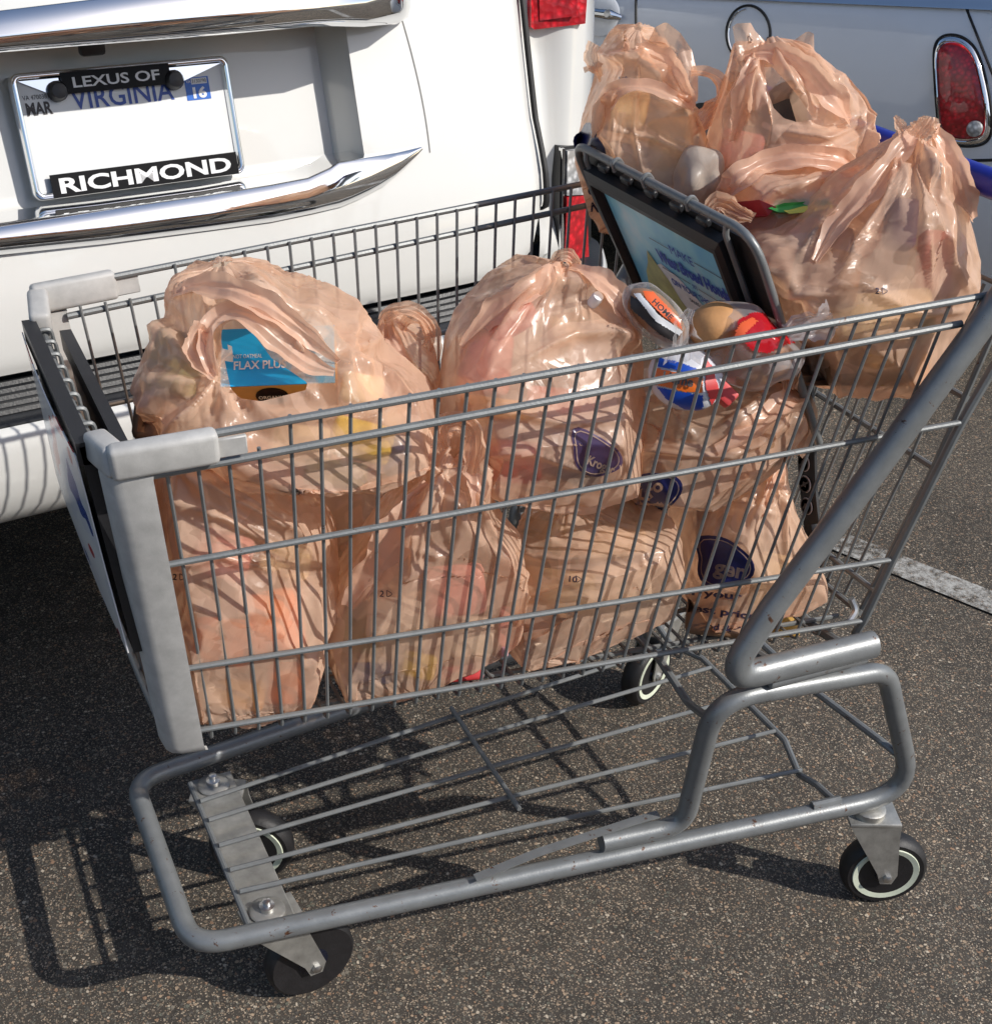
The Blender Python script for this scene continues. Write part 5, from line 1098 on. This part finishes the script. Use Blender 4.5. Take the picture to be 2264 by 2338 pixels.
goods('E', [(690, 840, .004, 60, 38, .25, 'yellow'), (570, 850, .014, 60, 40, .1, 'cream'), (640, 905, .010, 60, 26, .1, 'olive'), (760, 870, .010, 24, 40, .1, 'navy'), (505, 575, .010, 22, 14, .3, 'blue'), (330, 690, .03, 50, 60, .3, 'olive'), (690, 740, .012, 40, 28, .2, 'cream'), (290, 790, .03, 40, 50, .1, 'brown')])
goods('B', [(1420, 290, .03, 40, 45, .2, 'pink')])
goods('A', [(1200, 330, .02, 50, 60, .2, 'white'), (1290, 280, .02, 40, 60, -.1, 'cream'), (1200, 200, .03, 40, 40, .2, 'cream')])
goods('C', [(1450, 395, .006, 50, 14, .1, 'red'), (1540, 390, .006, 50, 14, -.05, 'green'), (1480, 430, .014, 50, 18, .1, 'red')])
goods('D', [(1590, 520, .016, 60, 50, .2, 'brown'), (1735, 420, .012, 26, 44, .1, 'purple'), (1600, 470, .012, 40, 40, 0, 'purple'), (1700, 600, .012, 90, 45, -.1, 'cream'), (1600, 690, .012, 80, 40, 0, 'brown'), (1720, 700, .012, 60, 30, 0, 'gold'), (1800, 500, .02, 30, 60, .1, 'pink')])
goods('K', [(1180, 860, .010, 50, 40, .3, 'purple'), (1320, 880, .012, 60, 40, .1, 'brown'), (1450, 830, .014, 60, 50, .2, 'brown'), (1190, 910, .010, 40, 20, .3, 'navy')])

# ------------------------------------------------------------------ handles, ears and loose corners of film
def ear(key, pts, W, seed, **kw): return handle(key, pts, W, seed, **kw)
scrap('B', [(1402, 52, 1.54), (1412, 45, 1.54), (1438, 44, 1.54), (1448, 62, 1.54), (1478, 92, 1.54), (1450, 104, 1.54), (1408, 112, 1.54)], 51, curl=.03)
scrap('B', [(1498, 104, 1.54), (1524, 78, 1.54), (1548, 60, 1.53), (1560, 66, 1.53), (1561, 98, 1.53), (1552, 134, 1.53), (1520, 128, 1.53)], 52, curl=.03)
scrap('A', [(1236, 92, 1.61), (1252, 50, 1.61), (1270, 34, 1.61), (1296, 54, 1.61), (1322, 92, 1.61), (1334, 140, 1.60), (1330, 190, 1.59), (1290, 150, 1.58), (1255, 110, 1.59)], 56, curl=.04)
ear('A', [(1322, 140, 1.58), (1352, 142, 1.58), (1378, 160, 1.58), (1382, 188, 1.58), (1360, 212, 1.58), (1330, 245, 1.57), (1318, 262, 1.56)], [.006, .009, .009, .009, .012, .013, .008], 57, flat=.5)
ear('A', [(1148, 150, 1.60), (1138, 128, 1.59), (1132, 100, 1.59), (1140, 84, 1.59)], [.006, .008, .009, .008], 61, flat=.25)
ear('A', [(1140, 134, 1.60), (1128, 130, 1.59), (1117, 134, 1.59)], [.004, .0035, .003], 62)
ear('C', [(1355, 410, 1.40), (1366, 385, 1.40), (1396, 395, 1.40), (1440, 420, 1.39)], [.008, .011, .010, .006], 65, flat=.5)
ear('D', [(1752, 262, 1.36), (1772, 238, 1.355), (1778, 222, 1.355)], [.010, .012, .009], 69)
ear('D', [(1728, 250, 1.36), (1716, 236, 1.355), (1710, 224, 1.355)], [.006, .006, .004], 70)
ear('I', [(850, 860, 1.13), (838, 820, 1.125), (860, 800, 1.12), (890, 800, 1.12), (915, 820, 1.12), (912, 860, 1.12), (900, 905, 1.12)], [.006, .009, .010, .010, .010, .012, .010], 72, flat=.6)
ear('G', [(735, 612, 1.34), (752, 596, 1.33), (780, 592, 1.33), (808, 606, 1.33), (826, 632, 1.33), (836, 664, 1.33), (826, 694, 1.33)], [.007, .008, .009, .009, .008, .007, .005], 81)
ear('G', [(772, 640, 1.34), (776, 616, 1.33), (796, 606, 1.33), (818, 622, 1.33), (824, 650, 1.33), (812, 680, 1.33)], [.006, .007, .007, .007, .006, .005], 82)
ear('H', [(1062, 508, 1.33), (1068, 494, 1.325), (1084, 488, 1.325), (1098, 498, 1.325), (1104, 510, 1.33)], [.006, .007, .008, .007, .006], 83)
ear('L', [(1480, 900, 1.33), (1482, 850, 1.33), (1494, 790, 1.33), (1516, 752, 1.33), (1538, 768, 1.33), (1544, 810, 1.33), (1520, 870, 1.34)], [.006, .008, .008, .008, .010, .010, .008], 87, flat=.6)
ear('K', [(1400, 700, 1.29), (1440, 672, 1.29), (1490, 668, 1.29), (1516, 700, 1.30), (1510, 745, 1.30)], [.008, .012, .012, .012, .008], 90, flat=.6)

def strap(key, pts, W, seed, off=.008, pl=3):
    P = [surf(key, a[0], a[1], a[2] if len(a) > 2 else off, D=(a[3] if len(a) > 3 else None)) for a in pts]; return add('handle', ribbon3(P, W, seed, pleats=pl, flat=.26, amp=.25, seg=24), M_bagthick, BAGS[key]['root'], sharp=0)
strap('E', [(410, 720, .003), (398, 670, .010), (404, 622, .012), (440, 596, .012), (486, 612, .012), (534, 655, .012), (590, 700, .010), (640, 712, .003)], [.004, .010, .011, .010, .012, .013, .010, .004], 201)
strap('E', [(330, 566, .003), (380, 545, .008), (450, 556, .010), (520, 590, .010), (590, 640, .009), (650, 690, .003)], [.005, .013, .013, .012, .010, .004], 202)
strap('E', [(411, 722, .006), (384, 690, .012), (372, 650, .012), (390, 622, .010)], [.004, .010, .014, .009], 203, pl=5)
strap('B', [(1425, 108, .003), (1460, 100, .010), (1510, 108, .012), (1556, 142, .012), (1598, 190, .010), (1625, 235, .003)], [.005, .011, .013, .014, .013, .005], 204)
strap('B', [(1440, 110, .003), (1430, 160, .010), (1412, 220, .010), (1400, 270, .003)], [.004, .012, .012, .005], 205)
strap('A', [(1136, 262, .003), (1150, 205, .010), (1192, 168, .012), (1245, 170, .012), (1296, 192, .010), (1326, 208, .003)], [.005, .012, .012, .011, .009, .004], 206)
strap('A', [(1325, 205, .004), (1300, 150, .010), (1262, 110, .010), (1215, 92, .004)], [.004, .013, .014, .006], 207)
strap('C', [(1368, 392, .003), (1404, 348, .012), (1462, 312, .014), (1530, 302, .014), (1598, 308, .012), (1652, 328, .003)], [.005, .014, .015, .014, .014, .006], 208)
strap('D', [(1765, 232, .003), (1724, 282, .010), (1672, 350, .012), (1606, 430, .010), (1560, 500, .003)], [.004, .010, .013, .014, .005], 209)
strap('D', [(1770, 232, .003), (1806, 276, .010), (1840, 340, .010), (1862, 420, .003)], [.004, .011, .013, .005], 210)
strap('I', [(905, 850, .003), (914, 910, .010), (908, 980, .004)], [.006, .013, .006], 211)
strap('I', [(822, 925, .003), (786, 990, .010), (722, 1070, .012), (665, 1160, .003)], [.006, .020, .022, .006], 212, pl=2)
strap('H', [(1080, 510, .003), (1010, 545, .010), (940, 600, .010), (885, 665, .003)], [.004, .013, .014, .005], 213)
strap('H', [(1090, 512, .003), (1140, 530, .012), (1190, 575, .012), (1222, 650, .003)], [.004, .013, .014, .005], 214)
strap('L', [(1498, 880, .003), (1478, 930, .010), (1462, 990, .003)], [.004, .010, .004], 215)
strap('K', [(1530, 724, .003), (1512, 770, .010), (1450, 820, .012), (1370, 860, .003)], [.006, .014, .016, .006], 216)
strap('G', [(738, 606, .002), (750, 650, .008), (780, 700, .003)], [.004, .009, .004], 217)

# ------------------------------------------------------------------ print on the bags
def logo(key, cx, cy, rx, ry, rot, word, seed, tail=True, dim=False):
    shp = lambda a: 1+.32*math.exp(-((a-3.6)/.35)**2)+.1*math.sin(3*a+seed)
    lg = decal_disc(key, cx, cy, rx, ry, rot, M_navy_ink if not dim else M_ink_faint, shape=shp)
    P = []
    for k in range(33):
        a = 2*math.pi*k/32; q = .86*shp(a); x, y = rx*q*math.cos(a), ry*q*math.sin(a); P.append((cx+x*math.cos(rot)-y*math.sin(rot), cy+x*math.sin(rot)+y*math.cos(rot)))
    decal_line(key, P, 2.0, M_bag, .0022)
    decal_text(key, word, cx-rx*.45+ry*.1*math.sin(rot), cy+ry*.55, rx*1.1, ry*.62, rot-.15, M_bag, .0024, .03)
logo('K', 1252, 946, 52, 42, -.5, 'Kro', 1)
logo('L', 1385, 1080, 55, 48, .35, 'ger', 2)
logo('H', 1140, 872, 50, 38, .55, 'Kroger', 3, dim=True)
for w_, x, y, ww, hh, ro in (('for your', 1290, 1140, 130, 18, .10), ('best prices', 1310, 1172, 150, 18, .14), ('food & drug', 1330, 1205, 120, 16, .12)): decal_text('L', w_, x, y, ww, hh, ro, M_ink, bold=.03)
for w_, x, y, ww, hh, ro in (('for', 1078, 945, 34, 18, .35), ('your', 1120, 965, 40, 18, .45)): decal_text('K', w_, x, y, ww, hh, ro, M_ink, bold=.03)
decal_disc('A', 1128, 282, 26, 44, -.25, M_navy_ink, shape=lambda a: 1+.15*math.sin(4*a)); decal_text('A', 'g', 1112, 300, 22, 26, .3, M_bag, .003, .03)
for w_, x, y, ww, hh in (('ea', 1124, 372, 24, 16), ('N', 1130, 405, 16, 18)): decal_text('A', w_, x, y, ww, hh, .1, M_ink, bold=.04)
for key, s_, x, y in (('J', '10', 1088, 1114, ), ('D', '2', 1674, 562), ('I', '2', 726, 1142), ('A', 'HE', 1183, 158), ('F', '2', 330, 1110)):
    decal_text(key, s_, x, y, 8*len(s_), 12, .1, M_ink, bold=.02); decal_line(key, [(x+14, y-12), (x+26, y-5), (x+14, y+2), (x+14, y-12)], 1.4, M_ink)

# ------------------------------------------------------------------ groceries that show out of the bags
def gthing(name, label, cat, at): return thing(name, label, cat, tuple(float(q) for q in at))
# blue cereal box
A0 = surf('E', 441, 745, -.002); Dn = float((A0-CAM)@HD)+.026; A0 = atD(431, 739, Dn); B0_ = atD(632, 731, Dn+.006); C0 = atD(412, 632, Dn+.050)
e1 = B0_-A0; w1 = np.linalg.norm(e1); e1 /= w1; e2 = C0-A0; e2 -= e1*(e2@e1); h1 = np.linalg.norm(e2); e2 /= h1; e3 = np.cross(e1, e2); 
if e3[2] < 0: e3 = -e3
cb = gthing('cereal_box', 'blue topped cereal box lettered in white, in the open front bag', 'cereal box', A0)
def cbp(x, y, z): return A0+e1*x+e2*y+e3*z
x0_, x1_ = -.004, w1+.004; dpt = .046
M_cblue = simple('box_blue_print', (.01, .42, .86), .35, var=.04, vscale=60); M_cgold = simple('box_gold_print', (.66, .36, .09), .4, var=.12, vscale=60)
P = [cbp(x0_, 0, 0), cbp(x1_, 0, 0), cbp(x1_, h1, 0), cbp(x0_, h1, 0)]
add('carton', prism(P, -e3*.0012, -e3*dpt), M_cgold, cb, smooth=False)
add('carton_top', prism([cbp(x0_-.0006, -.0006, 0), cbp(x1_+.0006, -.0006, 0), cbp(x1_+.0006, h1+.0006, 0), cbp(x0_-.0006, h1+.0006, 0)], -e3*.0012, e3*.0), M_cblue, cb, smooth=False)
MT_ = frame_M(A0+e3*.0006, e1, e2)
def cbt(s, x, y, w_, h_, mat, bold=0):
    V, F = text(s, w_, h_, 0, bold); V = V.copy(); V[:, 2] = .0003*(1 if MT_[:3, 2] @ e3 > 0 else -1); M = MT_.copy(); M[:3, 3] = M[:3, 3]+e1*x+e2*y; add('lettering', xf((V, F), M), mat, cb, smooth=False)
M_pale = simple('pale_print', (.80, .82, .70), .5)
cbt('NOT OATMEAL', w1*.07, h1*.47, w1*.28, h1*.07, M_pale); cbt('FLAX PLUS', w1*.08, h1*.27, w1*.50, h1*.15, M_whitep, .02)
MS_ = frame_M(A0-e2*.0008-e3*.024, e1, e3)
V, F = lathe([(.016, 0), (.016, .0004), (.001, .0006)], A0+e1*w1*.42-e3*.022-e2*.0004, -e2, 24); add('badge', (A0+e1*w1*.42-e3*.022+(V-(A0+e1*w1*.42-e3*.022))*1.0, F), M_pblack, cb)
V, F = text("ORGANIC", .026, .006, 0, .02); V = V.copy(); V[:, 2] = .0016*(1 if MS_[:3, 2] @ -e2 > 0 else -1); M = MS_.copy(); M[:3, 3] = M[:3, 3]+e1*(w1*.42-.013)+e3*(.0); add('lettering', xf((V, F), M), M_pale, cb, smooth=False)
# dark lid in the back bag
p_ = surf('B', 1520, 216, -.006); jar = gthing('jar', 'dark round jar lid in the eye shaped opening of the back bag', 'jar', p_)
ax = -ray(1512, 212); ax /= np.linalg.norm(ax); ax = ax+np.array([0, 0, .5]); ax /= np.linalg.norm(ax)
add('lid', lathe([(.042, -.02), (.043, -.002), (.040, .004), (.030, .0055), (.028, .004), (.001, .0042)], p_, ax, 30), simple('brown_lid', (.014, .010, .009), .2, var=.4, vscale=90), jar)
add('jar_body', lathe([(.034, -.07), (.037, -.065), (.037, -.03), (.035, -.021)], p_, ax, 30), PAL['brown'], jar)
# white produce bag
def blob(c, r3, seed, k=.12, nu_=40, nv_=26, R=None):
    V = []; 
    for i in range(nv_+1):
        ph = math.pi*i/nv_
        for j in range(nu_): a = 2*math.pi*j/nu_; V.append((math.sin(ph)*math.cos(a), math.sin(ph)*math.sin(a), math.cos(ph)))
    V = np.array(V); n = crumple(V*.12, seed, .08)*9*k+(vnoise(V, 1.8, seed)-.5)*k*2; V = V*(1+n)[:, None]*np.array(r3)
    if R is not None: V = V@np.array(R).T
    F = [(i*nu_+j, (i+1)*nu_+j, (i+1)*nu_+(j+1) % nu_, i*nu_+(j+1) % nu_) for i in range(nv_) for j in range(nu_)]
    return V+np.array(c), F
RC = np.stack([RIGHT, HD, [0, 0, 1]], 1)
c = atD(1334, 348, 1.51); pb = add('produce_bag', blob(c, (.029, .03, .040), 5, .22, 60, 44, R=RC), film('pale_produce_film', (.66, .58, .50), (.75, .62, .50), (.9, .82, .75), .12, .3), None, sharp=0); pb['label'] = 'white rounded produce bag bulging between the tall bag and the child seat board'; pb['category'] = 'produce bag'
# packets in the bag on the seat
for (nm, lab, pl, mat) in (('candy_packet', 'red packet in the mouth of the bag lying over the child seat', [(1385, 405), (1412, 386), (1452, 382), (1486, 396), (1470, 412), (1420, 416)], PAL['red']), ('snack_packet', 'green and yellow packet beside the red one on the child seat', [(1470, 398), (1500, 388), (1586, 383), (1592, 395), (1540, 405), (1490, 406)], PAL['green'])):
    P = [surf('C', u, v, .010) for u, v in pl]; c0 = np.mean(P, 0); o = add(nm, prism(P, (0, 0, 0), HD*.022-np.array([0, 0, .01])), mat, None, smooth=False); o['label'] = lab; o['category'] = 'packet'; 
o2 = add('yellow_band', prism([surf('C', u, v, .0115) for u, v in ((1500, 403), (1560, 398), (1592, 392), (1592, 397), (1555, 405), (1510, 409))], (0, 0, 0), HD*.01), PAL['yellow'], o, smooth=False)
# bread: long loaf pack with orange label, bun pack with red print, rolls with blue and orange label
M_bun = simple('bun_crust', (.56, .28, .11), .55, var=.22, vscale=45, bmp=.4, bscale=120)
def pack_M(u, v, D, ru, tilt=0): 
    x = RIGHT*math.cos(ru)-UPV*math.sin(ru); y = UPV*math.cos(ru)+RIGHT*math.sin(ru); return frame_M(atD(u, v, D), x, y)
bn = gthing('bun_pack', 'clear pack of golden buns with red printed end, right of the loaf pack', 'bread', atD(1400, 650, 1.28))
def rotm(ru): x = RIGHT*math.cos(ru)-UPV*math.sin(ru); y = UPV*math.cos(ru)+RIGHT*math.sin(ru); return np.stack([x, y, np.cross(x, y)], 1)
def patch(VF, poly, off, mat, name, par):
    V, F = VF; pu, pv = proj_px(V); keep = []
    for f in F:
        c = V[list(f)].mean(0); n = np.cross(V[f[2]]-V[f[0]], V[f[3]]-V[f[1]])
        keep.append(c@c*0+(1 if inpoly(np.array([pu[list(f)].mean()]), np.array([pv[list(f)].mean()]), poly)[0] else 0))
    cen = V.mean(0); F2 = [f for f, k in zip(F, keep) if k and (V[list(f)].mean(0)-cen)@(CAM-cen) > 0]
    idx = sorted({i for f in F2 for i in f}); mp_ = {a: b for b, a in enumerate(idx)}; W_ = V[idx]; W_ = W_+(CAM-W_)/np.linalg.norm(CAM-W_, axis=1)[:, None]*off
    return add(name, (W_, [tuple(mp_[i] for i in f) for f in F2]), mat, par, sharp=0)
RB = rotm(.38)
for (u, v, r_) in ((1372, 626, .030), (1420, 652, .031), (1464, 682, .029), (1386, 668, .028), (1436, 700, .028)):
    add('bun', blob(atD(u, v, 1.285), (r_, r_*.92, r_*.86), int(u), .03, R=RC), M_bun, bn, sharp=0)
WB = blob(atD(1416, 664, 1.28), (.062, .042, .040), 9, .19, 110, 80, R=RB)
add('wrapper', WB, M_clearfilm, bn, sharp=0)
M_redf = film('red_printed_film', (.72, .02, .035), (.8, .05, .06), (.9, .3, .3), .12, .12)
patch(WB, [(1412, 612), (1440, 598), (1490, 600), (1540, 622), (1548, 650), (1500, 660), (1470, 676), (1440, 672), (1410, 640)], .002, M_redf, 'printed_end', bn)
patch(WB, [(1405, 640), (1416, 618), (1440, 606), (1450, 614), (1428, 636), (1414, 652)], .003, simple('orange_film_print', (.75, .12, .04), .3), 'printed_end', bn)
add('twisted_end', ribbon3([atD(1505, 640, 1.25), atD(1535, 624, 1.25), atD(1565, 618, 1.25), atD(1594, 606, 1.25)], [.010, .014, .015, .018], 15, flat=.4, pleats=6, amp=.5), M_clearfilm, bn, sharp=0)
lf = gthing('loaf_pack', 'dark loaf pack with an orange and white label leaning on the child seat board', 'bread', atD(1260, 600, 1.28))
WL = blob(atD(1256, 604, 1.275), (.044, .023, .022), 41, .10, 120, 84, R=rotm(.76))
add('loaf', blob(atD(1256, 604, 1.275), (.038, .018, .017), 42, .05, 40, 26, R=rotm(.76)), PAL['brown'], lf, sharp=0)
add('wrapper', WL, M_clearfilm, lf, sharp=0)
patch(WL, [(1206, 566), (1228, 576), (1300, 640), (1292, 656), (1262, 640), (1206, 590)], .0010, PAL['dark'], 'label_band', lf)
patch(WL, [(1212, 562), (1224, 560), (1262, 604), (1306, 634), (1300, 642), (1256, 616)], .0016, M_whitep, 'label_band', lf)
patch(WL, [(1230, 556), (1250, 558), (1302, 612), (1304, 630), (1270, 606), (1236, 572)], .0018, simple('orange_label', (.72, .12, .03), .3, var=.1), 'label_band', lf)
V, F = text('HOME', .026, .006, 0, .03); add('lettering', xf((V-[.013, .003, 0], F), pack_M(1268, 592, 1.242, .78)), M_platedark, lf, smooth=False)
pk = gthing('roll_pack', 'pack of rolls with blue and orange label behind the top rails', 'bread', atD(1320, 720, 1.25))
M_or = simple('orange_print', (.78, .16, .02), .3, var=.08); M_bl = simple('blue_print', (.01, .07, .45), .3, var=.08)
WP = blob(atD(1312, 724, 1.255), (.040, .034, .026), 19, .07, 130, 90, R=rotm(.42))
add('wrapper', WP, simple('milky_film', (.62, .62, .66), .18, var=.1), pk, sharp=0)
patch(WP, [(1258, 684), (1290, 690), (1330, 704), (1346, 718), (1320, 716), (1288, 706), (1256, 702)], .0012, M_bl, 'label_band', pk)
patch(WP, [(1250, 703), (1290, 712), (1345, 724), (1344, 752), (1310, 750), (1280, 742), (1250, 736)], .0013, M_or, 'label_band', pk)
patch(WP, [(1256, 740), (1290, 748), (1345, 757), (1345, 788), (1310, 784), (1275, 764)], .0012, M_bl, 'label_band', pk)
patch(WP, [(1348, 680), (1362, 700), (1378, 750), (1362, 776), (1350, 740)], .0014, PAL['red'], 'label_band', pk)
KM = pack_M(1300, 732, 1.226, .22)
V, F = text('Home', .032, .010, 0, .03); V = V.copy(); V[:, 2] = .0; add('lettering', xf((V-[.018, .002, 0], F), KM), M_platedark, pk, smooth=False)
add('twisted_end', ribbon3([atD(1300, 690, 1.23), atD(1302, 650, 1.23), atD(1316, 612, 1.23), atD(1324, 592, 1.23)], [.020, .018, .012, .004], 16, flat=.5, pleats=5, amp=.35), M_clearfilm, pk, sharp=0)
# second roll pack edge in red
rk = add('snack_box', box((0, 0, 0), (.050, .018, .02), .003, 2, pack_M(1368, 738, 1.25, .75)), PAL['red'], None); rk.hide_render = False; rk['label'] = 'small red carton edge right of the blue and orange roll label'; rk['category'] = 'carton'
# white cap
c = surf('H', 1142, 570, .004); cp = add('bottle_cap', lathe([(.006, -.012), (.0065, .0), (.0055, .004), (.001, .0045)], c, (.1, -.6, .75), 18), M_whitep, None); cp['label'] = 'small white bottle cap poking through the big middle bag'; cp['category'] = 'bottle'
